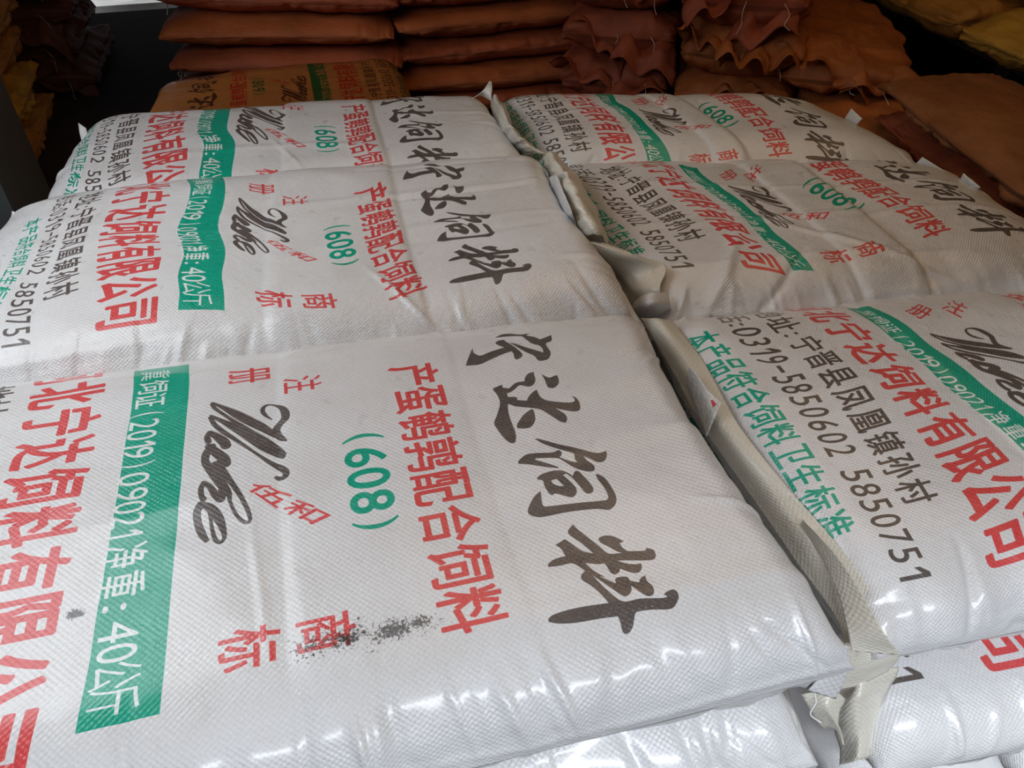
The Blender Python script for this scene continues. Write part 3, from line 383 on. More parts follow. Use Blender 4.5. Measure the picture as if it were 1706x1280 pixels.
def fill_polys(polys, col):
    """even-odd fill"""
    PX = [to_px(p) for p in polys]
    allp = np.vstack(PX)
    x0 = int(allp[:, 0].min()) - 2; x1 = int(allp[:, 0].max()) + 3; y0 = int(allp[:, 1].min()) - 2; y1 = int(allp[:, 1].max()) + 3
    M = new_mask(x0, x1, y0, y1)
    for k, (ox, oy) in enumerate(OFFS):
        for r in range(y0, y1):
            y = r + .5 + oy; xs = []
            for p in PX:
                a = p; b = np.roll(p, -1, 0)
                c = (a[:, 1] > y) != (b[:, 1] > y)
                if c.any():
                    aa = a[c]; bb = b[c]
                    xs += list(aa[:, 0] + (y - aa[:, 1]) / (bb[:, 1] - aa[:, 1]) * (bb[:, 0] - aa[:, 0]))
            xs.sort()
            for i in range(0, len(xs) - 1, 2):
                i0 = int(math.ceil(xs[i] - .5 - ox)); i1 = int(math.ceil(xs[i + 1] - .5 - ox))
                M[k, r - y0, max(i0 - x0, 0):max(i1 - x0, 0)] = True
    m = M.mean(0)[..., None]
    canvas[y0:y1, x0:x1] = canvas[y0:y1, x0:x1] * (1 - m) + np.array(col) * m
def smooth_poly(pts, n=5):
    P = np.asarray(pts, float); out = []
    m = len(P)
    for i in range(m):
        p0, p1, p2, p3 = P[i - 1], P[i], P[(i + 1) % m], P[(i + 2) % m]
        def ang(a, b, c):
            u = b - a; v = c - b
            return (u @ v) / (np.linalg.norm(u) * np.linalg.norm(v) + 1e-12)
        k1 = ang(p0, p1, p2) > .35; k2 = ang(p1, p2, p3) > .35
        t1 = (p2 - p0) * .5 if k1 else (p2 - p1) * .6
        t2 = (p3 - p1) * .5 if k2 else (p2 - p1) * .6
        L = np.linalg.norm(p2 - p1)
        for tt in (0, 1):
            pass
        if np.linalg.norm(t1) > L * 1.1: t1 = t1 / np.linalg.norm(t1) * L * 1.1
        if np.linalg.norm(t2) > L * 1.1: t2 = t2 / np.linalg.norm(t2) * L * 1.1
        for j in range(n):
            f = j / n
            out.append((2 * f ** 3 - 3 * f * f + 1) * p1 + (f ** 3 - 2 * f * f + f) * t1 + (-2 * f ** 3 + 3 * f * f) * p2 + (f ** 3 - f * f) * t2)
    return np.array(out)
def fill_strokes(strokes, col):
    tris = []
    for st in strokes:
        P = cr_interp(st, len(st) * 9)
        P[:, 2] = np.maximum(P[:, 2], .001)
        c = P[:, :2]; r = P[:, 2] / 2
        d = np.gradient(c, axis=0); d /= np.linalg.norm(d, axis=1, keepdims=True) + 1e-12
        nrm = np.stack([-d[:, 1], d[:, 0]], 1)
        a = c + nrm * r[:, None]; b = c - nrm * r[:, None]
        for i in range(len(P) - 1):
            tris.append([a[i], b[i], b[i + 1]]); tris.append([a[i], b[i + 1], a[i + 1]])
        for i in range(0, len(P), 3):
            th = np.linspace(0, 2 * math.pi, 11)
            ring = c[i] + r[i] * np.stack([np.cos(th), np.sin(th)], 1)
            for j in range(10): tris.append([c[i], ring[j], ring[j + 1]])
    fill_tris(np.array(tris), col)
_gc = {}
def glyph(ch, off):
    if (ch, off) in _gc: return _gc[(ch, off)]
    c = bpy.data.curves.new('glyph', 'FONT'); c.body = ch; c.offset = off; c.resolution_u = 4
    o = bpy.data.objects.new('glyph', c); COL.objects.link(o)
    dg = bpy.context.evaluated_depsgraph_get(); e = o.evaluated_get(dg); m = e.to_mesh(); m.calc_loop_triangles()
    v = np.array([x.co[:2] for x in m.vertices]); t = np.array([l.vertices[:] for l in m.loop_triangles])
    e.to_mesh_clear(); bpy.data.objects.remove(o); bpy.data.curves.remove(c)
    T = v[t] if len(v) else np.zeros((0, 3, 2))
    _gc[(ch, off)] = T
    return T
def put(ch, qc, pc, wq, hp, col, off=.016, fit=True):
    """one glyph: reading direction is +q, glyph top faces +p; wq/hp size of its box"""
    if ch == '1': return put_one(qc, pc, wq, hp, col)
    T = glyph(ch, 0)
    if len(T) == 0: return
    bold = off * 1000 * min(wq, hp) / .9 * PW / PL / 1000
    g = bold * PL / PW; wq = wq - 2 * g; hp = hp - 2 * g
    lo = T.reshape(-1, 2).min(0); hi = T.reshape(-1, 2).max(0)
    if fit:
        X = (T - (lo + hi) / 2) / np.maximum(hi - lo, 1e-6)
    else:
        X = (T - np.array([.5, .38])) / np.array([.94, .94])
    R = np.stack([pc + X[..., 1] * hp, qc + X[..., 0] * wq], -1)
    fill_tris(R, col, bold)
def put_one(qc, pc, wq, hp, col):
    # the figure 1: stem and flag
    g = [(.48, -.5), (.48, .5), (.10, .5), (-.42, .26), (-.42, .08), (.12, .26), (.12, -.5)]
    fill_polys([[(pc + y * hp, qc + x * wq) for x, y in g]], col)
def put_quad(ch, quad, col, off):
    T = glyph(ch, 0); lo = T.reshape(-1, 2).min(0); hi = T.reshape(-1, 2).max(0)
    X = (T - lo) / (hi - lo); TL, TR, BR, BL = [np.array(q) for q in quad]
    u = X[..., 0:1]; v = X[..., 1:2]
    fill_tris((BL * (1 - u) + BR * u) * (1 - v) + (TL * (1 - u) + TR * u) * v, col, off * 50)
# green band with the licence number and the net weight in white
band = [(-.279, .090), (-.213, .090), (-.213, .601), (-.279, .601)]
fill_polys([band], GREEN)
W = (.93, .95, .94)
for ch, q, p, w, h in [('冀', .118, -.253, .026, .036), ('饲', .147, -.255, .027, .036), ('证', .176, -.257, .027, .036), ('2', .224, -.261, .019, .034), ('0', .245, -.262, .018, .034), ('1', .262, -.262, .011, .034), ('9', .277, -.263, .018, .034),
    ('0', .319, -.264, .019, .034), ('9', .342, -.264, .018, .034), ('0', .361, -.264, .017, .034), ('2', .379, -.264, .018, .034), ('1', .397, -.264, .009, .034), ('净', .426, -.261, .030, .044), ('重', .461, -.260, .030, .044), ('4', .512, -.257, .022, .036), ('0', .534, -.256, .018, .036), ('公', .556, -.254, .026, .044), ('斤', .580, -.252, .026, .044)]:
    put(ch, q, p, w, h, W, .010)
put('(', .204, -.260, .007, .040, W, .004); put(')', .297, -.263, .007, .040, W, .004)
put(':', .486, -.264, .008, .022, W, .014)
for i, ch in enumerate('河北宁达饲料有限公司'):
    put(ch, .0755 + .0578 * i, -.357, .051, .089, RED, .032)
for i, ch in enumerate('产蛋鹌鹑配合饲料'):
    put(ch, .214 + .0507 * i, .0635, .047, .064, RED, .024)
put('册', .155, -.140, .036, .052, RED, .012); put('注', .195, -.075, .033, .048, RED, .012)
put('标', .558, -.140, .040, .055, RED, .018); put('商', .560, -.071, .036, .055, RED, .018)
for ch, q, w in [('(', .318, .013), ('6', .350, .030), ('0', .384, .030), ('8', .418, .030), (')', .449, .013)]:
    put(ch, q, -.012, w, .048, GREEN, .032)
for ch, q in zip('地址:宁晋县凤凰镇孙村', [.100, .140, .168, .200, .243, .286, .329, .372, .415, .458, .501]):
    put(ch, q, -.4455 if ch != ':' else -.452, .037 if ch != ':' else .007, .047 if ch != ':' else .022, BLACK, .022)
put('电', .064, -.506, .034, .044, BLACK, .016); put('话', .103, -.506, .036, .047, BLACK, .016); put(':', .127, -.512, .007, .022, BLACK, .014)
for i, ch in enumerate('0319-5850602'):
    put(ch, .144 + .0245 * i, -.506, .018 if ch != '1' else .016, .043 if ch != '-' else .006, BLACK, .020)
for i, ch in enumerate('5850751'):
    put(ch, .458 + .0248 * i, -.506, .019 if ch != '1' else .016, .043, BLACK, .020)
for i, ch in enumerate('本产品符合饲料卫生标准'):
    put(ch, .146 + .0376 * i, -.572, .033, .050, GREEN, .022)
TITLE = json.loads('[[[0.1806,0.1541],[0.1916,0.1473],[0.2029,0.1502],[0.2171,0.1583],[0.2295,0.1582],[0.2236,0.1645],[0.2324,0.1735],[0.2387,0.1844],[0.2454,0.1813],[0.256,0.1764],[0.2525,0.193],[0.2429,0.1993],[0.2444,0.2187],[0.2419,0.2262],[0.2363,0.2326],[0.2266,0.2332],[0.2237,0.23],[0.2219,0.2222],[0.2117,0.209],[0.2042,0.1948],[0.1968,0.1777],[0.2051,0.1864],[0.2156,0.2002],[0.235,0.2178],[0.236,0.2101],[0.2333,0.201],[0.2251,0.1925],[0.2207,0.1775],[0.2167,0.1649],[0.2013,0.1588],[0.19,0.1561]],[[0.1792,0.1713],[0.1843,0.1654],[0.1928,0.1665],[0.1927,0.1717],[0.1972,0.1825],[0.2038,0.2011],[0.2074,0.2131],[0.2046,0.2191],[0.1983,0.2213],[0.1957,0.2182],[0.1964,0.2088],[0.1948,0.2029],[0.1798,0.2064],[0.1637,0.2113],[0.1487,0.2163],[0.131,0.2136],[0.1384,0.1955],[0.1469,0.1753],[0.146,0.187],[0.1497,0.1953],[0.1548,0.1984],[0.1689,0.194],[0.1878,0.1907],[0.1812,0.1804]],[[0.2216,0.2579],[0.2257,0.2636],[0.2302,0.2676],[0.2383,0.2653],[0.2404,0.2677],[0.2398,0.2766],[0.2369,0.2833],[0.2309,0.2883],[0.2272,0.2883],[0.2234,0.2855],[0.2226,0.2801],[0.2229,0.2704]],[[0.1548,0.2702],[0.1595,0.2671],[0.1686,0.2641],[0.1675,0.27],[0.1746,0.2746],[0.1833,0.267],[0.1883,0.2651],[0.1973,0.2656],[0.1996,0.2587],[0.2053,0.2526],[0.213,0.2516],[0.2121,0.2568],[0.2118,0.2651],[0.2083,0.2731],[0.2026,0.2775],[0.1982,0.277],[0.1911,0.2724],[0.1874,0.2726],[0.1804,0.2788],[0.1731,0.283],[0.1701,0.2825],[0.1696,0.2903],[0.1773,0.292],[0.1801,0.2949],[0.1791,0.2994],[0.1904,0.3042],[0.1938,0.2977],[0.2013,0.2897],[0.2082,0.2857],[0.2079,0.2922],[0.209,0.3019],[0.2154,0.3116],[0.2348,0.3193],[0.2443,0.321],[0.2478,0.3184],[0.2477,0.3141],[0.2456,0.3106],[0.2502,0.3133],[0.2524,0.3211],[0.2513,0.3302],[0.2485,0.3359],[0.242,0.3368],[0.2333,0.3333],[0.2207,0.3262],[0.2267,0.3342],[0.2299,0.3413],[0.2289,0.3486],[0.2252,0.3533],[0.2201,0.3501],[0.2136,0.3397],[0.2074,0.3305],[0.2013,0.3241],[0.1919,0.3195],[0.1744,0.3111],[0.1666,0.303],[0.1638,0.3148],[0.1625,0.3278],[0.1627,0.3404],[0.163,0.3527],[0.1616,0.3631],[0.1585,0.37],[0.1549,0.371],[0.1514,0.3681],[0.1471,0.3582],[0.1419,0.3375],[0.1427,0.3315],[0.1486,0.3202],[0.1557,0.3042],[0.1581,0.2936],[0.1572,0.2818]],[[0.1671,0.3452],[0.1698,0.3397],[0.1798,0.3285],[0.1913,0.3217],[0.1936,0.3231],[0.193,0.3332],[0.1913,0.3402],[0.1856,0.3487],[0.1797,0.3515],[0.1714,0.3502],[0.1668,0.3481]],[[0.1821,0.3707],[0.186,0.3721],[0.1972,0.3803],[0.211,0.3908],[0.2252,0.3996],[0.2423,0.4094],[0.2493,0.411],[0.2562,0.4096],[0.2556,0.4149],[0.2515,0.4217],[0.2463,0.4243],[0.241,0.4229],[0.2353,0.4175],[0.2283,0.4118],[0.2307,0.4186],[0.2351,0.4253],[0.2357,0.4302],[0.2335,0.4345],[0.2291,0.4353],[0.2218,0.4326],[0.212,0.4249],[0.2037,0.4145],[0.198,0.4086],[0.1736,0.4026],[0.1735,0.4045],[0.1817,0.4105],[0.1912,0.4174],[0.1958,0.4213],[0.1949,0.4227],[0.1857,0.4192],[0.1756,0.4145],[0.1633,0.4086],[0.1532,0.4049],[0.154,0.4012],[0.1591,0.3969],[0.1658,0.3935],[0.1739,0.3941],[0.195,0.3991],[0.2032,0.3969],[0.2054,0.4009],[0.2039,0.4056],[0.2011,0.4079],[0.2108,0.4157],[0.2187,0.4194],[0.2175,0.413],[0.2187,0.4065],[0.2084,0.3993],[0.1977,0.3903],[0.1873,0.3795]],[[0.1673,0.4305],[0.172,0.427],[0.1807,0.425],[0.1906,0.4248],[0.1981,0.4269],[0.2039,0.4318],[0.2072,0.4368],[0.2119,0.4312],[0.2161,0.4322],[0.2183,0.438],[0.2221,0.4483],[0.224,0.4579],[0.2217,0.4633],[0.2164,0.4645],[0.2132,0.4622],[0.2106,0.4535],[0.2074,0.4436],[0.206,0.4391],[0.2014,0.4319],[0.197,0.4329],[0.2005,0.4398],[0.2053,0.4522],[0.205,0.4582],[0.2016,0.4633],[0.1964,0.4648],[0.1916,0.4623],[0.181,0.4557],[0.1774,0.457],[0.1745,0.4536],[0.1729,0.4431],[0.1729,0.435],[0.1687,0.4329]],[[0.1819,0.4372],[0.1886,0.4366],[0.1937,0.4483],[0.1886,0.4469],[0.1834,0.4427]],[[0.2331,0.4407],[0.2355,0.4404],[0.2407,0.4467],[0.2432,0.4576],[0.2443,0.472],[0.2429,0.4795],[0.2392,0.4854],[0.2329,0.4896],[0.2288,0.49],[0.2184,0.486],[0.2004,0.4834],[0.1821,0.4822],[0.1636,0.4818],[0.1547,0.4805],[0.1476,0.4759],[0.1458,0.4708],[0.1497,0.4631],[0.1579,0.4534],[0.1665,0.4484],[0.1655,0.4543],[0.1637,0.4646],[0.1651,0.4689],[0.1808,0.4713],[0.2037,0.4736],[0.2311,0.4773],[0.2351,0.4751],[0.2362,0.4699],[0.2355,0.4587],[0.2329,0.4479]],[[0.1867,0.4991],[0.1902,0.5068],[0.1981,0.5196],[0.2049,0.5311],[0.2109,0.541],[0.2232,0.5433],[0.2317,0.5434],[0.2474,0.5466],[0.2509,0.544],[0.2564,0.5481],[0.256,0.5549],[0.252,0.5587],[0.2438,0.558],[0.2161,0.5511],[0.225,0.5574],[0.2334,0.5601],[0.2377,0.5599],[0.2368,0.565],[0.2319,0.5697],[0.2262,0.5692],[0.2206,0.5656],[0.2153,0.561],[0.2126,0.5649],[0.2073,0.5666],[0.2045,0.5629],[0.2038,0.5554],[0.2024,0.5511],[0.1966,0.5507],[0.184,0.5462],[0.1896,0.5572],[0.1973,0.5667],[0.1928,0.5646],[0.2047,0.5765],[0.2059,0.5717],[0.2094,0.5702],[0.2181,0.5719],[0.2191,0.5769],[0.2266,0.5814],[0.2301,0.5771],[0.2358,0.5746],[0.2348,0.5815],[0.2372,0.5897],[0.2346,0.5966],[0.2295,0.5984],[0.2249,0.5954],[0.2207,0.5888],[0.2175,0.5829],[0.2158,0.5882],[0.2114,0.5921],[0.2074,0.5933],[0.2032,0.5894],[0.197,0.5785],[0.186,0.5609],[0.193,0.58],[0.2022,0.5966],[0.2202,0.5986],[0.2403,0.6027],[0.2467,0.6027],[0.2438,0.5995],[0.2496,0.5972],[0.2555,0.5971],[0.2576,0.6017],[0.2558,0.6068],[0.2482,0.6135],[0.2411,0.6142],[0.2265,0.6111],[0.2122,0.61],[0.2078,0.6154],[0.2038,0.6226],[0.1987,0.6272],[0.1952,0.6277],[0.1931,0.6246],[0.1941,0.6132],[0.1933,0.6095],[0.1772,0.6078],[0.1546,0.6063],[0.1382,0.6028],[0.1305,0.5992],[0.1302,0.5961],[0.1356,0.5933],[0.1504,0.5922],[0.1723,0.5934],[0.1896,0.5953],[0.1848,0.5805],[0.1799,0.5716],[0.1745,0.5639],[0.1758,0.5584],[0.181,0.5551],[0.1746,0.5462],[0.1698,0.543],[0.1593,0.543],[0.1475,0.5417],[0.1475,0.5388],[0.1536,0.5349],[0.1623,0.5336],[0.1676,0.5336],[0.1658,0.5242],[0.1617,0.5183],[0.1733,0.5141],[0.1782,0.521],[0.1865,0.5321],[0.196,0.5375],[0.1891,0.5244],[0.1808,0.5131],[0.1789,0.5062]],[[0.207,0.5218],[0.2125,0.52],[0.2217,0.5219],[0.2317,0.5308],[0.2264,0.532],[0.2276,0.5382],[0.2314,0.544],[0.2224,0.5424],[0.2137,0.5333],[0.2076,0.5269]]]')
HOLES = {7}
k = 0
while k < len(TITLE):
    grp = [smooth_poly(TITLE[k])]
    while k + 1 in HOLES: k += 1; grp.append(smooth_poly(TITLE[k]))
    fill_polys(grp, BLACK); k += 1
fill_strokes(json.loads('[[[-0.1138,0.2583,0.0016],[-0.1213,0.2473,0.0049],[-0.1245,0.2362,0.0056],[-0.121,0.2281,0.0044],[-0.1132,0.2276,0.0027],[-0.104,0.2354,0.0057],[-0.0982,0.2486,0.0099],[-0.0978,0.2614,0.0101],[-0.1041,0.2697,0.0095],[-0.1089,0.2782,0.0095],[-0.1076,0.2882,0.0094],[-0.1026,0.2968,0.0068],[-0.0976,0.3024,0.0025]],[[-0.1839,0.2042,0.0036],[-0.1705,0.2183,0.0067],[-0.1549,0.2368,0.0119],[-0.1381,0.2565,0.0136],[-0.1231,0.273,0.0121],[-0.1099,0.29,0.0062]],[[-0.1839,0.2072,0.0053],[-0.1797,0.2183,0.005],[-0.164,0.2411,0.0046],[-0.1486,0.2623,0.007],[-0.1352,0.2806,0.0095],[-0.1205,0.2978,0.0111],[-0.109,0.3138,0.0106],[-0.1013,0.3261,0.0072]],[[-0.1847,0.2311,0.0036],[-0.1699,0.247,0.0071],[-0.1546,0.2643,0.0118],[-0.1381,0.2858,0.0128],[-0.1235,0.3051,0.0122],[-0.1106,0.3203,0.0073],[-0.1007,0.3294,0.0043]],[[-0.185,0.2348,0.0056],[-0.1788,0.2515,0.0061],[-0.1664,0.2707,0.0063],[-0.1484,0.2936,0.0046],[-0.1324,0.3142,0.0039],[-0.1181,0.3316,0.0056],[-0.1069,0.3433,0.0078],[-0.1003,0.3526,0.0077],[-0.1017,0.3594,0.0074],[-0.1073,0.36,0.0062],[-0.1122,0.3561,0.0041]],[[-0.1851,0.2624,0.007],[-0.1875,0.2709,0.0072],[-0.1852,0.2822,0.0072]],[[-0.1851,0.2624,0.007],[-0.1767,0.2727,0.01],[-0.1683,0.2857,0.0123],[-0.1652,0.2947,0.0114]],[[-0.182,0.2901,0.0107],[-0.1874,0.3013,0.01],[-0.1877,0.3148,0.0089],[-0.1808,0.3295,0.0112],[-0.1733,0.3454,0.0115],[-0.166,0.361,0.0102],[-0.161,0.3719,0.0066],[-0.1594,0.3835,0.0039],[-0.1531,0.4017,0.0041],[-0.145,0.4131,0.0042],[-0.1397,0.4141,0.0043],[-0.1403,0.4031,0.0048],[-0.1465,0.3831,0.0052],[-0.1535,0.3661,0.0059],[-0.1606,0.3506,0.0069],[-0.1694,0.3344,0.0106],[-0.1783,0.3173,0.0102]],[[-0.185,0.2881,0.0093],[-0.1759,0.3022,0.0121],[-0.1677,0.3147,0.0125],[-0.1646,0.3255,0.0107]],[[-0.1885,0.3464,0.0063],[-0.1909,0.3546,0.0062],[-0.1897,0.3664,0.0061],[-0.1867,0.3737,0.0066]],[[-0.1885,0.3464,0.0063],[-0.1813,0.3551,0.0068],[-0.1754,0.3682,0.0085],[-0.1697,0.3772,0.0084],[-0.1678,0.372,0.008],[-0.1681,0.3605,0.0094]],[[-0.1899,0.3785,0.0092],[-0.1935,0.3877,0.0085],[-0.1921,0.4024,0.0081],[-0.1875,0.4176,0.0081],[-0.1815,0.4301,0.0048]],[[-0.1892,0.3787,0.0065],[-0.1802,0.3856,0.0103],[-0.1717,0.4005,0.0106],[-0.1667,0.416,0.007],[-0.1647,0.4285,0.0046],[-0.1682,0.4346,0.0041],[-0.1735,0.4296,0.0048],[-0.1772,0.4151,0.0042],[-0.179,0.4022,0.0038],[-0.1786,0.3924,0.0077]]]'), BLACK)
for ch, q in zip('伍和', json.loads('[[[-0.1292,0.3591],[-0.0919,0.3911],[-0.1129,0.4029],[-0.1441,0.3662]],[[-0.0902,0.3961],[-0.0545,0.4265],[-0.0775,0.435],[-0.108,0.4074]]]')): put_quad(ch, q, RED, .030)
# the tape threads of the cloth take the ink unevenly
rs_ = np.random.RandomState(5)
def fine(w, h, n0, n1):
    a = rs_.rand(n0, n1).astype(np.float32)
    return np.repeat(np.repeat(a, h // n0 + 1, 0), w // n1 + 1, 1)[:h, :w]
pat = .10 * fine(PW, PH_, PH_ // 3, PW // 2) + .07 * fine(PW, PH_, PH_ // 2, PW // 9) + .07 * fine(PW, PH_, PH_ // 9, PW // 2)
canvas += (np.array(WHITE, np.float32) - canvas) * (pat - .07)[..., None]
img = bpy.data.images.new('sack_print', PW, PH_, alpha=False)
buf = np.ones((PH_, PW, 4), np.float32); buf[..., :3] = canvas[::-1]
img.pixels.foreach_set(buf.ravel()); img.update(); img.pack()
del buf

# ------------------------------------------------------------------ materials
class NT:
    def __init__(s, name):
        s.m = bpy.data.materials.new(name); s.m.use_nodes = True; s.t = s.m.node_tree; s.b = s.t.nodes['Principled BSDF']
    def n(s, typ, **kw):
        x = s.t.nodes.new(typ)
        for k, v in kw.items():
            if k.startswith('i_'):
                key = k[2:]; x.inputs[int(key) if key.isdigit() else key].default_value = v
            else: setattr(x, k, v)
        return x
    def l(s, a, b): s.t.links.new(a, b)
    def math(s, op, a, b=None):
        x = s.n('ShaderNodeMath', operation=op)
        for i, v in enumerate((a, b)):
            if v is None: continue
            if isinstance(v, (int, float)): x.inputs[i].default_value = v
            else: s.l(v, x.inputs[i])
        return x.outputs[0]
    def ramp(s, fac, stops):
        x = s.n('ShaderNodeValToRGB'); e = x.color_ramp.elements
        while len(e) < len(stops): e.new(.5)
        for a, (p, c) in zip(e, stops): a.position = p; a.color = c
        s.l(fac, x.inputs[0]); return x.outputs[0]
def weave_height(N, uv, period):
    sep = N.n('ShaderNodeSeparateXYZ'); N.l(uv, sep.inputs[0])
    k = 2 * math.pi / period
    a = N.math('SINE', N.math('MULTIPLY', sep.outputs[0], k))
    b = N.math('SINE', N.math('MULTIPLY', sep.outputs[1], k))
    return N.math('MULTIPLY', a, b), sep
def white_mat(name, stains=None, plain=False, tint=None, rough=.34):
    N = NT(name)
    uv = N.n('ShaderNodeUVMap', uv_map='print').outputs[0]
    col = None
    if not plain:
        mp = N.n('ShaderNodeMapping'); N.l(uv, mp.inputs[0])
        mp.inputs['Scale'].default_value = (1 / PL, -1 / QL, 1); mp.inputs['Location'].default_value = (-P0x / PL, 1 + Q0 / QL, 0)
        it = N.n('ShaderNodeTexImage', image=img, extension='EXTEND'); N.l(mp.outputs[0], it.inputs[0]); col = it.outputs[0]
    else:
        col = N.n('ShaderNodeRGB').outputs[0]; col.default_value = (.79, .79, .80, 1)
    # fine tape threads show through the ink, a little grime in between
    h, sep = weave_height(N, uv, .0064)
    ng = N.n('ShaderNodeTexNoise', i_Scale=9.0, i_Detail=4.0); N.l(uv, ng.inputs['Vector'])
    g = N.ramp(ng.outputs['Fac'], [(.35, (.93, .92, .90, 1)), (.62, (1, 1, 1, 1))])
    mx = N.n('ShaderNodeMix', data_type='RGBA', blend_type='MULTIPLY'); mx.inputs[0].default_value = .8
    N.l(col, mx.inputs['A']); N.l(g, mx.inputs['B']); col = mx.outputs['Result']
    wv = N.n('ShaderNodeTexNoise', i_Scale=420.0, i_Detail=2.0)
    mpw = N.n('ShaderNodeMapping'); mpw.inputs['Scale'].default_value = (1, 1, 1); N.l(uv, mpw.inputs[0]); N.l(mpw.outputs[0], wv.inputs['Vector'])
    gw = N.ramp(wv.outputs['Fac'], [(.3, (.90, .90, .90, 1)), (.7, (1.0, 1.0, 1.0, 1))])
    m2 = N.n('ShaderNodeMix', data_type='RGBA', blend_type='MULTIPLY'); m2.inputs[0].default_value = 1
    N.l(col, m2.inputs['A']); N.l(gw, m2.inputs['B']); col = m2.outputs['Result']
    wr = N.n('ShaderNodeMapRange'); N.l(h, wr.inputs[0]); wr.inputs[1].default_value = -1; wr.inputs[2].default_value = 1; wr.inputs[3].default_value = .93; wr.inputs[4].default_value = 1.03
    m5 = N.n('ShaderNodeVectorMath', operation='SCALE'); N.l(col, m5.inputs[0]); N.l(wr.outputs[0], m5.inputs['Scale']); col = m5.outputs[0]
    if tint:
        m3 = N.n('ShaderNodeMix', data_type='RGBA', blend_type='MULTIPLY'); m3.inputs[0].default_value = 1
        N.l(col, m3.inputs['A']); m3.inputs['B'].default_value = tint; col = m3.outputs['Result']
    for (p0, q0, p1, q1, wd, dens) in (stains or []):
        dx, dy = p1 - p0, q1 - q0; L = math.hypot(dx, dy); dx /= L; dy /= L
        px = N.math('SUBTRACT', sep.outputs[0], p0); py = N.math('SUBTRACT', sep.outputs[1], q0)
        along = N.math('ADD', N.math('MULTIPLY', px, dx), N.math('MULTIPLY', py, dy))
        acr = N.math('ABSOLUTE', N.math('SUBTRACT', N.math('MULTIPLY', px, -dy), N.math('MULTIPLY', py, -dx)))
        ends = N.math('ABSOLUTE', N.math('SUBTRACT', along, L / 2))
        ma = N.math('SUBTRACT', 1.0, N.math('DIVIDE', acr, wd)); me = N.math('MULTIPLY', N.math('SUBTRACT', L / 2 + wd * .5, ends), 1 / wd)
        mask = N.math('MULTIPLY', N.math('MAXIMUM', ma, 0.0), N.math('MINIMUM', N.math('MAXIMUM', me, 0.0), 1.0))
        sn = N.n('ShaderNodeTexNoise', i_Scale=330.0, i_Detail=3.0, i_Roughness=.7); N.l(uv, sn.inputs['Vector'])
        sn2 = N.n('ShaderNodeTexNoise', i_Scale=55.0, i_Detail=3.0); N.l(uv, sn2.inputs['Vector'])
        v = N.math('ADD', sn.outputs['Fac'], N.math('MULTIPLY', N.math('SUBTRACT', sn2.outputs['Fac'], .5), .5))
        v = N.math('ADD', v, N.math('MULTIPLY', mask, dens))
        v = N.math('MULTIPLY', v, N.math('GREATER_THAN', mask, .01))
        fac = N.n('ShaderNodeMapRange'); N.l(v, fac.inputs[0]); fac.inputs[1].default_value = .70; fac.inputs[2].default_value = .80; fac.inputs[4].default_value = .85
        m4 = N.n('ShaderNodeMix', data_type='RGBA'); N.l(fac.outputs[0], m4.inputs[0]); N.l(col, m4.inputs['A']); m4.inputs['B'].default_value = (.035, .032, .03, 1); col = m4.outputs['Result']
    N.l(col, N.b.inputs['Base Color'])
    nr = N.n('ShaderNodeTexNoise', i_Scale=30.0, i_Detail=3.0); N.l(uv, nr.inputs['Vector'])
    rr = N.n('ShaderNodeMapRange'); N.l(nr.outputs['Fac'], rr.inputs[0]); rr.inputs[1].default_value = .3; rr.inputs[2].default_value = .7; rr.inputs[3].default_value = rough - .08; rr.inputs[4].default_value = rough + .12
    N.l(rr.outputs[0], N.b.inputs['Roughness'])
    N.b.inputs['Specular IOR Level'].default_value = .5
    N.b.inputs['Coat Weight'].default_value = .42; N.b.inputs['Coat Roughness'].default_value = .17
    # laminated film: fine puckers over the weave
    nb = N.n('ShaderNodeTexNoise', i_Scale=60.0, i_Detail=5.0, i_Roughness=.6); N.l(uv, nb.inputs['Vector'])
    b1 = N.n('ShaderNodeBump', i_Strength=.7, i_Distance=.0024); N.l(nb.outputs['Fac'], b1.inputs['Height'])
    b2 = N.n('ShaderNodeBump', i_Strength=.75, i_Distance=.00034); N.l(h, b2.inputs['Height']); N.l(b1.outputs[0], b2.inputs['Normal'])
    N.l(b2.outputs[0], N.b.inputs['Normal'])
    return N.m
m_white = white_mat('woven_white_printed')
m_whiteA = white_mat('woven_white_printed_soiled', stains=[(-0.111, 0.571, 0.034, 0.571, 0.022, 0.3), (-0.106, 0.574, -0.037, 0.575, 0.016, 0.25), (-0.305, 0.484, -0.289, 0.485, 0.008, 0.5)])
m_plain = white_mat('woven_white_plain', plain=True)
m_flap = white_mat('woven_cream_inside', plain=True, tint=(.97, .93, .80, 1), rough=.42)
m_orprint = white_mat('woven_orange_printed', tint=(.56, .20, .045, 1), rough=.5)

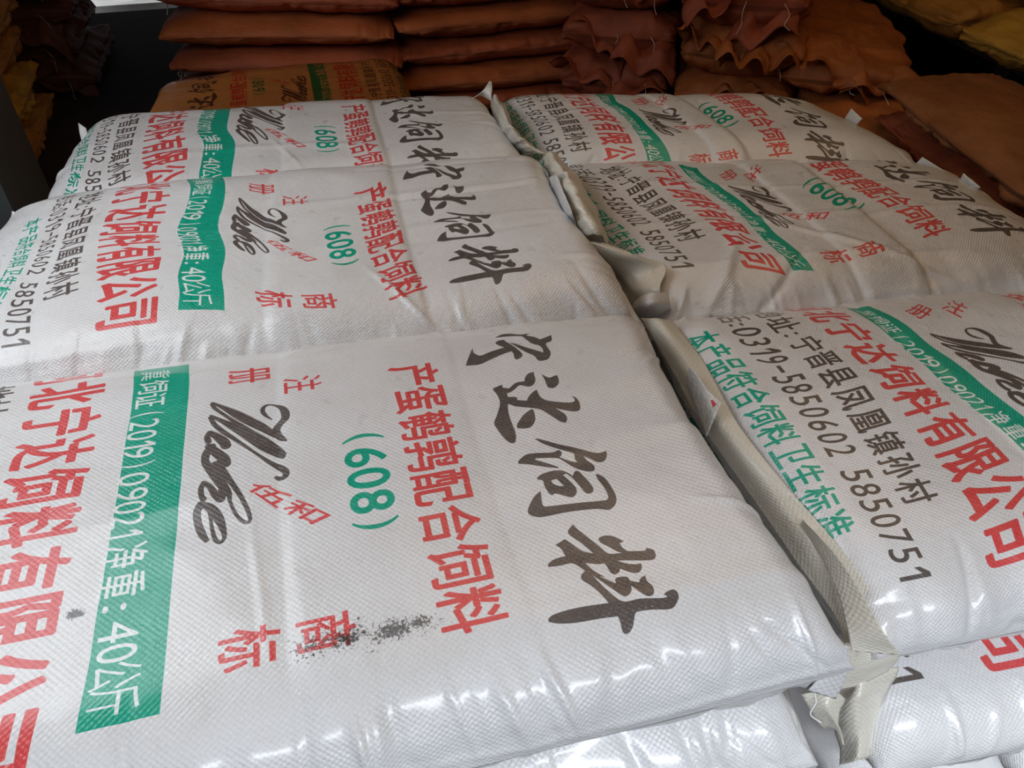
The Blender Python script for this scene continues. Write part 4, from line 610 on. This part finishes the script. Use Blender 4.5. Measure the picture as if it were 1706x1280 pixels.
def orange_mat(name, base, seed, rough=.62, period=.006):
    N = NT(name)
    uv = N.n('ShaderNodeUVMap', uv_map='print').outputs[0]
    mp = N.n('ShaderNodeMapping'); mp.inputs['Location'].default_value = (seed * 3.7, seed * 1.9, 0); N.l(uv, mp.inputs[0])
    n1 = N.n('ShaderNodeTexNoise', i_Scale=6.0, i_Detail=4.0); N.l(mp.outputs[0], n1.inputs['Vector'])
    b = np.array(base)
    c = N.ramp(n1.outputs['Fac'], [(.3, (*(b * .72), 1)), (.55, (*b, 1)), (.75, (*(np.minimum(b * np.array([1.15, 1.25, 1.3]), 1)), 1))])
    ms = N.n('ShaderNodeMapping'); ms.inputs['Scale'].default_value = (3, 260, 1); N.l(uv, ms.inputs[0])
    n2 = N.n('ShaderNodeTexNoise', i_Scale=1.0, i_Detail=3.0); N.l(ms.outputs[0], n2.inputs['Vector'])
    g = N.ramp(n2.outputs['Fac'], [(.3, (.75, .72, .70, 1)), (.7, (1, 1, 1, 1))])
    mx = N.n('ShaderNodeMix', data_type='RGBA', blend_type='MULTIPLY'); mx.inputs[0].default_value = .8
    N.l(c, mx.inputs['A']); N.l(g, mx.inputs['B']); N.l(mx.outputs['Result'], N.b.inputs['Base Color'])
    N.b.inputs['Roughness'].default_value = rough
    h, sep = weave_height(N, uv, period)
    nb = N.n('ShaderNodeTexNoise', i_Scale=28.0, i_Detail=5.0); N.l(mp.outputs[0], nb.inputs['Vector'])
    b1 = N.n('ShaderNodeBump', i_Strength=.7, i_Distance=.006); N.l(nb.outputs['Fac'], b1.inputs['Height'])
    b2 = N.n('ShaderNodeBump', i_Strength=.5, i_Distance=.0004); N.l(h, b2.inputs['Height']); N.l(b1.outputs[0], b2.inputs['Normal'])
    N.l(b2.outputs[0], N.b.inputs['Normal'])
    return N.m
m_or1 = orange_mat('woven_orange', (.50, .155, .042), 1)
m_or2 = orange_mat('woven_red_brown', (.38, .085, .036), 2)
m_or6 = orange_mat('woven_rust', (.50, .135, .04), 7)
m_or7 = orange_mat('woven_rust_red', (.44, .105, .04), 8)
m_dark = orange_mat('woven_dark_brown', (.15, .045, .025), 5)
m_or5 = orange_mat('woven_brown', (.33, .125, .045), 6)
m_or3 = orange_mat('woven_amber', (.66, .31, .065), 3)
m_or4 = orange_mat('woven_straw_yellow', (.80, .46, .08), 4)
def plain_mat(name, col, rough, nscale=8, var=.25, bump=.002):
    N = NT(name); tc = N.n('ShaderNodeTexCoord').outputs['Object']
    n1 = N.n('ShaderNodeTexNoise', i_Scale=nscale, i_Detail=6.0); N.l(tc, n1.inputs['Vector'])
    b = np.array(col)
    c = N.ramp(n1.outputs['Fac'], [(.3, (*(b * (1 - var)), 1)), (.7, (*np.minimum(b * (1 + var), 1), 1))])
    N.l(c, N.b.inputs['Base Color']); N.b.inputs['Roughness'].default_value = rough
    bp = N.n('ShaderNodeBump', i_Strength=.5, i_Distance=bump); N.l(n1.outputs['Fac'], bp.inputs['Height']); N.l(bp.outputs[0], N.b.inputs['Normal'])
    return N.m
m_floor = plain_mat('dusty_concrete', (.035, .026, .022), .85)
m_wall = plain_mat('dark_plaster', (.045, .032, .028), .9, 3)
m_roof = plain_mat('sooty_roof', (.05, .035, .028), .9, 3)
m_post = plain_mat('grey_painted_steel', (.075, .085, .085), .6, 5, .15)
m_yard = plain_mat('pale_yard', (.80, .82, .80), .9, 6)
m_yline = plain_mat('grey_curb', (.30, .31, .33), .9, 6)
m_platform_shade = plain_mat('platform_shade_dark', (.03, .02, .016), .85, 10)  # dark tone stands in for the shade beneath the amber sacks
m_thread = plain_mat('pale_thread', (.72, .62, .50), .6, 40)
m_wthread = plain_mat('white_thread', (.80, .80, .78), .5, 40)
def paper_mat(name):
    N = NT(name); tc = N.n('ShaderNodeUVMap', uv_map='print').outputs[0]
    ms = N.n('ShaderNodeMapping'); ms.inputs['Scale'].default_value = (420, 95, 1); N.l(tc, ms.inputs[0])
    n1 = N.n('ShaderNodeTexNoise', i_Scale=1.0, i_Detail=1.0); N.l(ms.outputs[0], n1.inputs['Vector'])
    c = N.ramp(n1.outputs['Fac'], [(.46, (.62, .61, .58, 1)), (.56, (.80, .79, .74, 1))])
    N.l(c, N.b.inputs['Base Color']); N.b.inputs['Roughness'].default_value = .6
    return N.m
m_paper = paper_mat('printed_paper')
m_red = plain_mat('red_stamp_ink', (.60, .05, .07), .6)

# ------------------------------------------------------------------ the store
XL, XR, YB, YF, ZC = -2.7, 3.3, 4.72, -1.0, 2.7
struct(box('floor', (XL, YF, -.1), (XR, YB, 0), m_floor))
struct(box('ceiling', (XL, YF, ZC), (XR, YB, ZC + .1), m_roof))
struct(box('wall_left', (XL - .15, YF, 0), (XL, YB, ZC), m_wall))
struct(box('wall_right', (XR, YF, 0), (XR + .15, YB, ZC), m_wall))
# rear wall with a doorway to the bright yard
def wall_with_hole(name, y0, y1, hx0, hx1, hz1, mat):
    parts = [((XL, y0, 0), (hx0, y1, ZC)), ((hx1, y0, 0), (XR, y1, ZC)), ((hx0, y0, hz1), (hx1, y1, ZC))]
    v = []; f = []
    for lo, hi in parts:
        x0, a0, z0 = lo; x1, a1, z1 = hi; b = len(v)
        v += [(x0,a0,z0),(x1,a0,z0),(x1,a1,z0),(x0,a1,z0),(x0,a0,z1),(x1,a0,z1),(x1,a1,z1),(x0,a1,z1)]
        f += [tuple(b + i for i in q) for q in [(0,3,2,1),(4,5,6,7),(0,1,5,4),(1,2,6,5),(2,3,7,6),(3,0,4,7)]]
    return struct(link_mesh(name, v, f, mat, smooth=False))
wall_with_hole('wall_back', YB, YB + .15, -1.35, -.2, 1.1, m_wall)
wall_with_hole('wall_front', YF - .15, YF, -2.2, 1.5, 2.06, m_wall)
struct(box('yard_ground', (-3.5, YB + .15, -.1), (2.5, YB + 5, -.005), m_yard))
struct(box('trim_1', (-1.5, YB + .55, -.004), (.2, YB + .75, .05), m_yline))

# ------------------------------------------------------------------ white feed sacks
def white_sack(key, label, mat, group='white printed feed sacks of the front stack'):
    sk = SACKS[key]
    uv = print_coords(key, sk)
    v, f, uvs = sack_mesh(sk, uv)
    cx = np.mean([p[0] for p in sk['quad']]); cy = np.mean([p[1] for p in sk['quad']])
    base = sk['zc'] - sk['H']
    v = v - np.array([cx, cy, base])
    root = bpy.data.objects.new('feed_sack', None); COL.objects.link(root)
    root.location = (cx, cy, base + ZT)
    root.empty_display_size = .1
    tag(root, label, 'sack', group)
    body = link_mesh('sack_body', v, f, mat, root, uvs=uvs)
    return root, (cx, cy, base)
def child_sheet(root, origin, name, rows, mat, **kw):
    rows = [[tuple(np.array(p) - np.array(origin)) for p in r] for r in rows]
    return cloth_sheet(name, rows, mat, root, dz=0, **kw)
def child_thread(root, origin, pts, r, mat, name='loose_thread'):
    return thread(name, [tuple(np.array(p) - np.array(origin)) for p in pts], r, mat, root, dz=0)

rA, oA = white_sack('A', 'large front-left white feed sack with sooty black smudges below its print', m_whiteA)
rB, oB = white_sack('B', 'middle white feed sack of the left row, lying directly behind the smudged one', m_white)
rC, oC = white_sack('C', 'rearmost white feed sack of the left row, its stitched corner sticking up', m_white)
rD, oD = white_sack('D', 'front white feed sack of the right row, black phone number running down it', m_white)
rE, oE = white_sack('E', 'middle white feed sack of the right row, pale sunken panel around its green number', m_white)
rF, oF = white_sack('F', 'rearmost white feed sack of the right row, in brown shade', m_white)
rA2, oA2 = white_sack('A2', 'blank-sided white feed sack directly under the smudged front-left one', m_plain)
rD2, oD2 = white_sack('D2', 'white feed sack under the front right one, showing a lone black 1', m_white)
rA3, oA3 = white_sack('A3', 'white feed sack third from the top at the front left, barely showing', m_plain)
LOWG = 'buried white feed sacks of the front stack'
d3 = dict(SACKS['D3']); 
SACKS['D3'] = dict(quad=[(.47, .90), (.70, .87), (.722, .215), (.495, .235)], zc=-.405, H=.066, edge=(.05, .05, .13, .09), seed=97, res=(90, 120))
rD3, oD3 = white_sack('D3', 'short end of a white feed sack at the bottom right, third from the top', m_plain)
SACKS['G3'] = dict(quad=[(.725, .90), (1.40, .82), (1.40, .19), (.735, .215)], zc=-.405, H=.060, edge=(.05, .05, .13, .09), seed=107, res=(120, 90))
rG3, oG3 = white_sack('G3', 'white feed sack at the extreme bottom right corner, beyond a dark slit', m_plain)
# sacks buried in the stack: they carry the ones above
def low_sack(quad, zc, seed, H=.069):
    k = 'L%d' % seed
    SACKS[k] = dict(quad=quad, zc=zc, H=H, edge=(.07, .07, .10, .10), seed=seed, res=(60, 40))
    r, o = white_sack(k, 'plain white feed sack buried under the upper layers of the front stack', m_plain, LOWG)
for i, zc in enumerate((-.225, -.355, -.49)):
    low_sack([(-.59,1.48),(.42,1.40),(.42,.93 - .04 * (i == 0)),(-.59,.96)], zc, 200 + i)
    if i: low_sack([(-.50,1.97),(.40,1.90),(.42,1.42),(-.56,1.50)], zc - .0, 210 + i)
low_sack([(-.50,1.97),(.40,1.90),(.42,1.42),(-.56,1.50)], -.265, 215, .055)
low_sack([(-.59,.93),(.41,.87),(.42,.27),(-.59,.29)], -.49, 221)
for i, zc in enumerate((-.272, -.395, -.502)):
    if i == 2: low_sack([(.47,.88),(1.40,.80),(1.40,.26),(.50,.27)], -.507, 231, .052)
    low_sack([(.46,1.47),(1.24,1.28),(1.28,.83),(.48,.93)], zc, 240 + i, .060)
    low_sack([(.44,1.94),(1.22,1.78),(1.25,1.30),(.47,1.50)], zc, 250 + i, .060)

# loose sack ends in the slit between the two rows
child_sheet(rD, oD, 'end_flap', [[(0.4437,0.9044,-0.0900),(0.4578,0.8766,-0.0750),(0.4846,0.8771,-0.0850)],[(0.4503,0.8133,-0.1050),(0.4608,0.7794,-0.0800),(0.4864,0.7686,-0.0800)],[(0.4492,0.6892,-0.1150),(0.4550,0.6557,-0.0850),(0.4755,0.6404,-0.0800)],[(0.4555,0.5637,-0.1200),(0.4634,0.5427,-0.0920),(0.4817,0.5302,-0.0800)],[(0.4605,0.4484,-0.1200),(0.4702,0.4380,-0.0920),(0.4937,0.4340,-0.0800)],[(0.4712,0.3692,-0.1300),(0.4860,0.3681,-0.1100),(0.5052,0.3673,-0.0950)],[(0.4634,0.3286,-0.1500),(0.4851,0.3218,-0.1350),(0.5146,0.3165,-0.1300)],[(0.4568,0.3171,-0.1900),(0.4804,0.3116,-0.1800),(0.5155,0.3147,-0.1700)]], m_flap, crum=.0022, seed=5, nv=110, freq=14)
child_sheet(rD, oD, 'seam_hem', [[(0.4714,0.4688,-0.0850),(0.4634,0.4593,-0.0620)],[(0.4710,0.4196,-0.0850),(0.4722,0.4145,-0.0620)],[(0.4665,0.3794,-0.0900),(0.4772,0.3693,-0.0680)],[(0.4567,0.3389,-0.1000),(0.4794,0.3208,-0.0800)],[(0.4556,0.3228,-0.1150),(0.4976,0.3027,-0.1050)]], m_flap, crum=.0012, seed=8, nv=60, thick=.0009)
child_sheet(rA, oA, 'corner_ear', [[(0.4176,0.3161,-0.0600),(0.4191,0.3019,-0.0550)],[(0.4068,0.3020,-0.0750),(0.4225,0.2980,-0.0750)],[(0.4004,0.2982,-0.0950),(0.4220,0.2887,-0.1000)],[(0.3876,0.2956,-0.1150),(0.4184,0.2855,-0.1300)]], m_plain, crum=.003, seed=9, nv=30, nu=12)
child_sheet(rA2, oA2, 'corner_ear', [[(0.3909,0.3011,-0.1400),(0.4196,0.2953,-0.1300),(0.4404,0.2901,-0.1500)],[(0.4015,0.2916,-0.1600),(0.4095,0.2797,-0.1400),(0.4287,0.2728,-0.1700)],[(0.4237,0.2849,-0.2000),(0.4291,0.2741,-0.1800),(0.4351,0.2620,-0.2000)]], m_flap, crum=.008, seed=19, nv=30, nu=16)
child_sheet(rD2, oD2, 'corner_ear', [[(0.4687,0.3325,-0.1900),(0.4920,0.3252,-0.1700),(0.5353,0.3211,-0.1800)],[(0.4681,0.3201,-0.2300),(0.4761,0.3024,-0.1850),(0.5259,0.3061,-0.2100)],[(0.4742,0.3048,-0.2700),(0.4769,0.2855,-0.2200),(0.5205,0.2907,-0.2500)],[(0.4703,0.2757,-0.3000),(0.4740,0.2627,-0.2600),(0.5081,0.2689,-0.2900)]], m_flap, crum=.008, seed=29, nv=40, nu=18)
child_sheet(rE, oE, 'end_flap', [[(0.3814,1.0802,-0.0450),(0.4016,1.0425,-0.0250),(0.4381,1.0576,-0.0450)],[(0.3997,1.0657,-0.0700),(0.4299,1.0193,-0.0350),(0.4847,1.0148,-0.0500)],[(0.4401,1.0586,-0.1150),(0.4646,1.0067,-0.0700),(0.5194,0.9917,-0.0600)],[(0.4560,1.0016,-0.1300),(0.4696,0.9700,-0.0900),(0.4955,0.9551,-0.0750)],[(0.4684,0.9853,-0.1500),(0.4748,0.9501,-0.1100),(0.5016,0.9411,-0.1000)]], m_flap, crum=.004, seed=15, nv=60, nu=34)
child_sheet(rE, oE, 'corner_ear', [[(0.4625,0.9652,-0.1000),(0.4727,0.9393,-0.0700),(0.5050,0.9460,-0.0800)],[(0.4538,0.9645,-0.1200),(0.4606,0.9155,-0.0750),(0.5033,0.9262,-0.0900)],[(0.4609,0.9801,-0.1500),(0.4783,0.9373,-0.1200),(0.5228,0.9504,-0.1300)]], m_plain, crum=.003, seed=25, nv=30, nu=24)
child_sheet(rB, oB, 'end_flap', [[(0.4210,1.3991,-0.0400),(0.4219,1.3430,-0.0050),(0.4572,1.3899,-0.0400)],[(0.4204,1.3650,-0.0600),(0.4113,1.2405,0.0120),(0.4564,1.2980,-0.0350)],[(0.4207,1.3012,-0.0800),(0.4017,1.1543,0.0180),(0.4592,1.1875,-0.0450)],[(0.4124,1.2140,-0.0900),(0.3984,1.0836,0.0100),(0.4563,1.1196,-0.0500)],[(0.4101,1.1501,-0.1000),(0.4062,1.0408,-0.0100),(0.4524,1.0755,-0.0600)]], m_flap, crum=.008, seed=35, nv=60, nu=30, freq=26)
child_sheet(rB, oB, 'seam_hem', [[(0.4026,1.2911,-0.0300),(0.3951,1.2243,0.0100)],[(0.4033,1.2423,-0.0600),(0.3772,1.0837,0.0150)],[(0.4091,1.2034,-0.0900),(0.3924,1.0988,-0.0200)],[(0.4101,1.1501,-0.1000),(0.3995,1.0821,-0.0500)],[(0.4254,1.0147,-0.1000),(0.4313,1.0050,-0.0850)],[(0.4376,0.9441,-0.1100),(0.4377,0.9297,-0.0950)]], m_plain, crum=.003, seed=37, nv=60, nu=10)
child_sheet(rC, oC, 'end_flap', [[(0.4107,1.8199,-0.0800),(0.4154,1.7749,-0.0550),(0.4325,1.7854,-0.0750)],[(0.4083,1.7729,-0.1000),(0.3954,1.6330,-0.0300),(0.4172,1.6599,-0.0550)],[(0.4004,1.6740,-0.1100),(0.3890,1.5376,-0.0300),(0.4113,1.5570,-0.0550)],[(0.4133,1.6396,-0.1300),(0.4108,1.5245,-0.0600),(0.4450,1.5306,-0.0800)],[(0.4209,1.5922,-0.1300),(0.4444,1.4999,-0.0800),(0.4839,1.5037,-0.1000)]], m_flap, crum=.006, seed=45, nv=60, nu=26, freq=26)
child_sheet(rC, oC, 'corner_ear', [[(0.3556,1.8129,-0.0750),(0.3876,1.8226,-0.0700),(0.4123,1.7945,-0.0750)],[(0.3771,1.8075,-0.0620),(0.3936,1.8078,-0.0550),(0.4098,1.7953,-0.0620)],[(0.3964,1.8131,-0.0500),(0.4054,1.8129,-0.0450),(0.4146,1.8085,-0.0500)],[(0.4123,1.8294,-0.0400),(0.4160,1.8325,-0.0400),(0.4170,1.8241,-0.0400)]], m_plain, crum=.002, seed=55, nv=24, nu=14)
child_sheet(rC, oC, 'corner_ear', [[(-0.5261,1.8447,-0.1000),(-0.5066,1.8347,-0.0950)],[(-0.5298,1.8700,-0.0850),(-0.5107,1.8518,-0.0850)],[(-0.5303,1.8917,-0.0700),(-0.5122,1.8684,-0.0750)]], m_plain, crum=.0015, seed=65, nv=12, nu=8)
child_sheet(rB, oB, 'corner_ear', [[(-0.5600,1.3661,-0.0600),(-0.5354,1.3543,-0.0450)],[(-0.5606,1.3977,-0.0500),(-0.5358,1.3861,-0.0400)],[(-0.5559,1.4129,-0.0350),(-0.5335,1.3939,-0.0350)]], m_plain, crum=.0015, seed=66, nv=12, nu=8)
child_sheet(rF, oF, 'stitched_tag', [[(1.2256,1.5614,-0.1200),(1.2153,1.5300,-0.0700)],[(1.2222,1.5151,-0.1200),(1.2139,1.4814,-0.0750)]], m_paper, crum=.0004, seed=75, nv=10, nu=10)
child_sheet(rE, oE, 'stitched_tag', [[(1.2724,1.2072,-0.1200),(1.2454,1.1773,-0.0700)],[(1.2761,1.1601,-0.1200),(1.2459,1.1258,-0.0750)]], m_paper, crum=.0004, seed=76, nv=10, nu=10)
child_sheet(rE, oE, 'corner_ear', [[(1.2287,1.2935,-0.1050),(1.2201,1.2718,-0.0750)],[(1.2541,1.2507,-0.1100),(1.2392,1.2218,-0.0850)],[(1.2634,1.2022,-0.1150),(1.2548,1.1904,-0.1000)]], m_plain, crum=.001, seed=77, nv=14, nu=8)
tg = child_sheet(rD, oD, 'stitched_tag', [[(0.4509,0.7432,-0.0950),(0.4483,0.7399,-0.0600),(0.4486,0.7244,-0.0550)],[(0.4443,0.6947,-0.0980),(0.4482,0.6921,-0.0660),(0.4526,0.6856,-0.0580)],[(0.4370,0.6447,-0.1020),(0.4452,0.6489,-0.0740),(0.4611,0.6631,-0.0620)]], m_paper, crum=.0006, seed=78, nv=24, nu=16)
child_sheet(rD, oD, 'red_stamp', [[(0.4461,0.6679,-0.0585),(0.4488,0.6685,-0.0575)],[(0.4455,0.6580,-0.0615),(0.4510,0.6610,-0.0600)]], m_red, crum=.0, seed=79, nv=4, nu=4, thick=.001)
# sewing thread ends
child_thread(rA2, oA2, [(0.3904,0.2890,-0.1100), (0.3885,0.2811,-0.1150), (0.3798,0.2743,-0.1200), (0.3880,0.2652,-0.1250)], .0009, m_wthread)

# ------------------------------------------------------------------ the brown and amber sacks of the other piles
def bag(label, c, L, Wd, H, yw, mat, seed, group, crum=1.6, rag=.004, tilt=(0, 0), uv=None, res=(90, 60), edge=None, flaps=0, flapmat=None, bow=.03):
    """filled sack; c = centre of its underside (x, y, z above the stack's upper face)"""
    h2 = H / 2
    e = edge or (L * .16, L * .16, Wd * .24, Wd * .24)
    sk = dict(quad=[(-L/2, Wd/2), (L/2, Wd/2), (L/2, -Wd/2), (-L/2, -Wd/2)], zc=h2, H=h2, Hb=h2, edge=e, seed=seed, res=res, crumple=crum, bow=bow, rag=rag)
    v, f, uvs = sack_mesh(sk, uv)
    root = bpy.data.objects.new('feed_sack', None); COL.objects.link(root)
    root.location = (c[0], c[1], c[2] + ZT); root.rotation_euler = (tilt[0], tilt[1], yw); root.empty_display_size = .1
    tag(root, label, 'sack', group)
    link_mesh('sack_body', v, f, mat, root, uvs=uvs)
    rnd = random.Random(seed)
    fm = flapmat or mat
    for k in range(flaps):
        # bunched cloth of the tied mouth at the end (-x) of the sack
        y0 = (k - (flaps - 1) / 2) * Wd * .8 / max(flaps, 1) + rnd.uniform(-.03, .03); w = Wd * .42 / max(flaps, 1) + .02
        rows = []; up = rnd.uniform(-.6, .9); ln = rnd.uniform(.07, .15); tw = rnd.uniform(-.9, .9); sw = rnd.uniform(-.04, .04)
        for i in range(4):
            u = i / 3; xx = -L/2 + .06 - ln * u; zz = h2 + .01 + up * ln * u - .05 * u * u
            ww = w * (.75 + .6 * u * rnd.uniform(.6, 1.2)); yy = y0 + sw * u; a_ = tw * u
            rows.append([(xx + rnd.uniform(-.02, .02), yy + q_ * ww * math.cos(a_), zz + q_ * ww * math.sin(a_) + f_ * .03) for q_, f_ in ((-1, -.4), (-.45, .9), (.1, -.8), (.55, .8), (1, -.3))])
        cloth_sheet('mouth_flap', rows, fm, root, nu=26, nv=20, crum=.014, seed=seed + k, freq=22, dz=0)
    return root
def threads(root, mat, spots, seed, r=.0011):
    rnd = random.Random(seed)
    for (x, y, z) in spots:
        p = np.array([x, y, z]); pts = [p]
        for i in range(3):
            p = p + np.array([rnd.uniform(-.02, .01), rnd.uniform(-.02, .01), rnd.uniform(-.035, -.005)]); pts.append(p)
        thread('loose_thread', pts, r, mat, root, dz=0)

GB = 'brown sacks stacked flat at the back'
rnd = random.Random(4)
words = ['lowest', 'second', 'third', 'fourth', 'fifth', 'topmost']
for col_i, (x0, x1, side) in enumerate([(-.435, .335, 'left'), (.325, 1.08, 'middle')]):
    zt = [-.57, -.475, -.375, -.272, -.168, -.063, .045]
    for k in range(6):
        zb = zt[k] - (.012 if col_i and k else 0); H = zt[k + 1] - zt[k] + .010
        dx = rnd.uniform(-.015, .015)
        lab = '%s dark red-brown sack from the floor in the %s column at the back' % (['lowest', 'second', 'third', 'fourth', 'fifth', 'sixth'][k], side)
        r = bag(lab, ((x0 + x1) / 2 + dx, 3.12 + rnd.uniform(-.02, .02), zb), x1 - x0 + rnd.uniform(.01, .05), .46, H, (-.16 if col_i == 0 else .03) + rnd.uniform(-.02, .02), m_or6 if k % 2 else m_or7, 300 + 10 * col_i + k, GB, crum=1.5, rag=.004, res=(100, 56), edge=(.22, .22, .16, .16), bow=.0, tilt=(0, (.012 * k if col_i == 0 else .0)))
        if col_i == 0:
            threads(r, m_thread, [(-.38, -.16, H * .5), (-.385, -.12, H * .45), (-.37, -.19, H * .4)][:1 + k % 3], 50 + k, .0013)

# printed amber sack lying in front of that pile, on two more
GP = 'amber sacks just behind the white stack'
bag('plain amber sack on the floor below the printed amber one', (-.10, 2.55, -.57), .74, .50, .10, .02, m_or3, 401, GP, res=(50, 36))
bag('plain amber sack in the middle under the printed amber one', (-.10, 2.55, -.475), .74, .50, .095, -.02, m_or3, 402, GP, res=(50, 36))
sk = dict(res=(110, 70)); s_, t_ = grid_params(sk); S_, T_ = np.meshgrid(s_, t_)
uvp = np.stack([(.46 - S_ * 1.1).ravel() , (.70 - T_ * .78).ravel()], 1)
rp = bag('amber printed sack with dark and red lettering, behind the rear left white sack', (-.105, 2.56, -.385), .78, .52, .105, .01, m_orprint, 403, GP, crum=1.0, uv=uvp, res=(110, 70), edge=(.08, .08, .10, .12), tilt=(.03, -.02))
cloth_sheet('corner_ear', [[(-.36, -.10, .05), (-.36, -.02, .065)], [(-.40, -.10, .055), (-.40, -.03, .075)], [(-.43, -.12, .06), (-.425, -.05, .08)]], m_or3, rp, nu=10, nv=12, crum=.003, seed=3, dz=0)

# far right: untidy sacks with their bunched mouths towards us
GR_ = 'untidy brown sacks piled beyond the right row'
yawR = math.radians(62)
def end_bag(label, px_xyz, L, Wd, H, yw, mat, seed, flaps=2, crum=3.2, group=GR_, tilt=(0, 0), res=(70, 56)):
    """px_xyz: the middle of the near end of the sack"""
    x, y, z = px_xyz
    cx = x + math.cos(yw) * L / 2; cy = y + math.sin(yw) * L / 2
    r = bag(label, (cx, cy, z - H / 2), L, Wd, H, yw, mat, seed, group, crum=crum, tilt=tilt, res=res, edge=(L * .12, L * .12, Wd * .30, Wd * .30), flaps=flaps, rag=.016, bow=.01)
    threads(r, m_thread, [(-L / 2 - .02, (-.3 + .3 * k) * Wd, H * .6) for k in range(2)], seed)
    return r
end_bag('reddish sack mouth on the floor right of the flat brown pile', (1.02, 2.55, -.50), .70, .375, .145, yawR, m_or2, 511, 2)
end_bag('dark reddish sack end above the rear right white sack, left in the untidy pile', (1.02, 2.55, -.355), .70, .375, .145, yawR, m_or2, 512, 2)
end_bag('dark reddish sack end third up at the left of the untidy pile', (1.03, 2.57, -.205), .70, .375, .145, yawR, m_or2, 513, 2)
end_bag('dark reddish sack end topmost at the left of the untidy pile', (1.03, 2.57, -.055), .70, .375, .145, yawR, m_or2, 514, 2)
end_bag('floor-level brown sack hidden behind the rear right white sack', (1.34, 2.25, -.50), .75, .375, .145, yawR, m_or2, 521, 0)
end_bag('brown sack with ragged open mouth above the rear right white sack', (1.33, 2.25, -.345), .75, .375, .15, yawR, m_or1, 522, 3)
end_bag('orange-brown sack end second from top in the middle of the untidy pile', (1.34, 2.27, -.20), .75, .375, .15, yawR, m_or1, 523, 3)
end_bag('red-brown sack topmost in the middle of the untidy pile', (1.33, 2.29, -.05), .75, .375, .15, yawR, m_or2, 524, 2)
end_bag('floor-level brown sack right of the rear right white sack', (1.68, 1.98, -.51), .75, .375, .12, yawR - .15, m_or1, 531, 0)
end_bag('plump brown sack slumped against the rear right white sack', (1.58, 1.86, -.375), .75, .40, .15, yawR, m_or1, 532, 1)
end_bag('amber-brown sack with straw-like frayed top on the slumped one', (1.62, 2.10, -.245), .75, .38, .13, yawR, m_or1, 533, 2)
GK = 'brown sacks stacked beside the right row'
for k, lab in enumerate(['brown sack on the floor beside the right row of white sacks', 'second brown sack up beside the right row of white sacks', 'third brown sack up beside the right row of white sacks', 'fourth brown sack up beside the right row, with a frayed edge', 'top brown sack with visible cross threads beside the right row of white sacks']):
    bag(lab, (1.70 + .015 * (k % 2) - .01 * (k == 4), 1.30 + .02 * k, -.57 + .086 * k), 1.02, .34, .092, math.radians(-97 + 3 * (k % 2)), [m_or1, m_or2, m_or2, m_or7, m_or5][k], 540 + k, GK, crum=2.6, rag=.007, res=(110, 70), edge=(.18, .22, .13, .13), bow=.02)
# added platform standing in for the shade under the bright amber sacks, upper right
pl = bpy.data.objects.new('shade_platform', None); COL.objects.link(pl); pl.location = (2.85, 2.3, 0)
tag(pl, 'added dark platform standing in for shade under the upper right amber sacks', 'platform')
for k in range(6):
    box('plank', (-.45, -1.2 + k * .4, .24), (.44, -1.2 + k * .4 + .385, .275), m_platform_shade, pl)
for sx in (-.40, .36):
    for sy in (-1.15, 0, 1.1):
        box('leg', (sx, sy, 0), (sx + .07, sy + .07, .24), m_platform_shade, pl)
GU = 'bright amber sacks on the platform'
for k, (x, y, z, yw, lab) in enumerate([
    (2.72, 1.46, -.293, -95, 'bright amber sack nearest the right edge, lower layer on the platform'),
    (2.66, 2.10, -.293, -85, 'bright amber sack with a folded lip, middle of the lower layer on the platform'),
    (2.68, 2.72, -.293, -92, 'brownish amber sack farthest back in the lower layer on the platform'),
    (2.84, 1.75, -.14, -92, 'bright amber sack in the upper layer on the platform, nearer one'),
    (2.84, 2.40, -.14, -88, 'amber sack in the upper layer on the platform, farther one')]):
    bag(lab, (x, y, z), .58, .80, .150, math.radians(yw), [m_or4, m_or4, m_or3, m_or4, m_or3][k], 560 + k, GU, crum=3.5, rag=.012, res=(70, 90), edge=(.10, .10, .18, .18), bow=.03)
# left: pile of frayed sack ends, and a darker pile behind it
GL = 'frayed straw-coloured sacks piled at the left'
zs = [-.57 + .125 * i for i in range(10)]
pos = ['lowest', 'second', 'third', 'fourth', 'fifth', 'sixth', 'seventh', 'eighth', 'ninth', 'topmost']
rnd = random.Random(9)
for k in range(9):
    end_bag('frayed straw-coloured sack end, %s from the floor of the left pile' % pos[k] if k else 'frayed straw-coloured sack end lying on the floor in the left pile', (-1.17 + rnd.uniform(-.015, .02), 2.62, zs[k] + .062), .7, .42, .118, math.radians(93), [m_or3, m_or4, m_or3][k % 3], 600 + k, 3, crum=4.0, group=GL)
GM = 'dark brown sacks behind the straw-coloured pile'
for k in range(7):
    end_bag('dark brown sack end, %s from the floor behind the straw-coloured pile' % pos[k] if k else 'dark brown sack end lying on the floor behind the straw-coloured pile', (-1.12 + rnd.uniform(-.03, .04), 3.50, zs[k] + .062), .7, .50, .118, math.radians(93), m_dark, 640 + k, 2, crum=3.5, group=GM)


# dark steel column on the left
struct(box('trim_2', (-1.18, 2.0, 0), (-.785, 2.3, ZC), m_post))
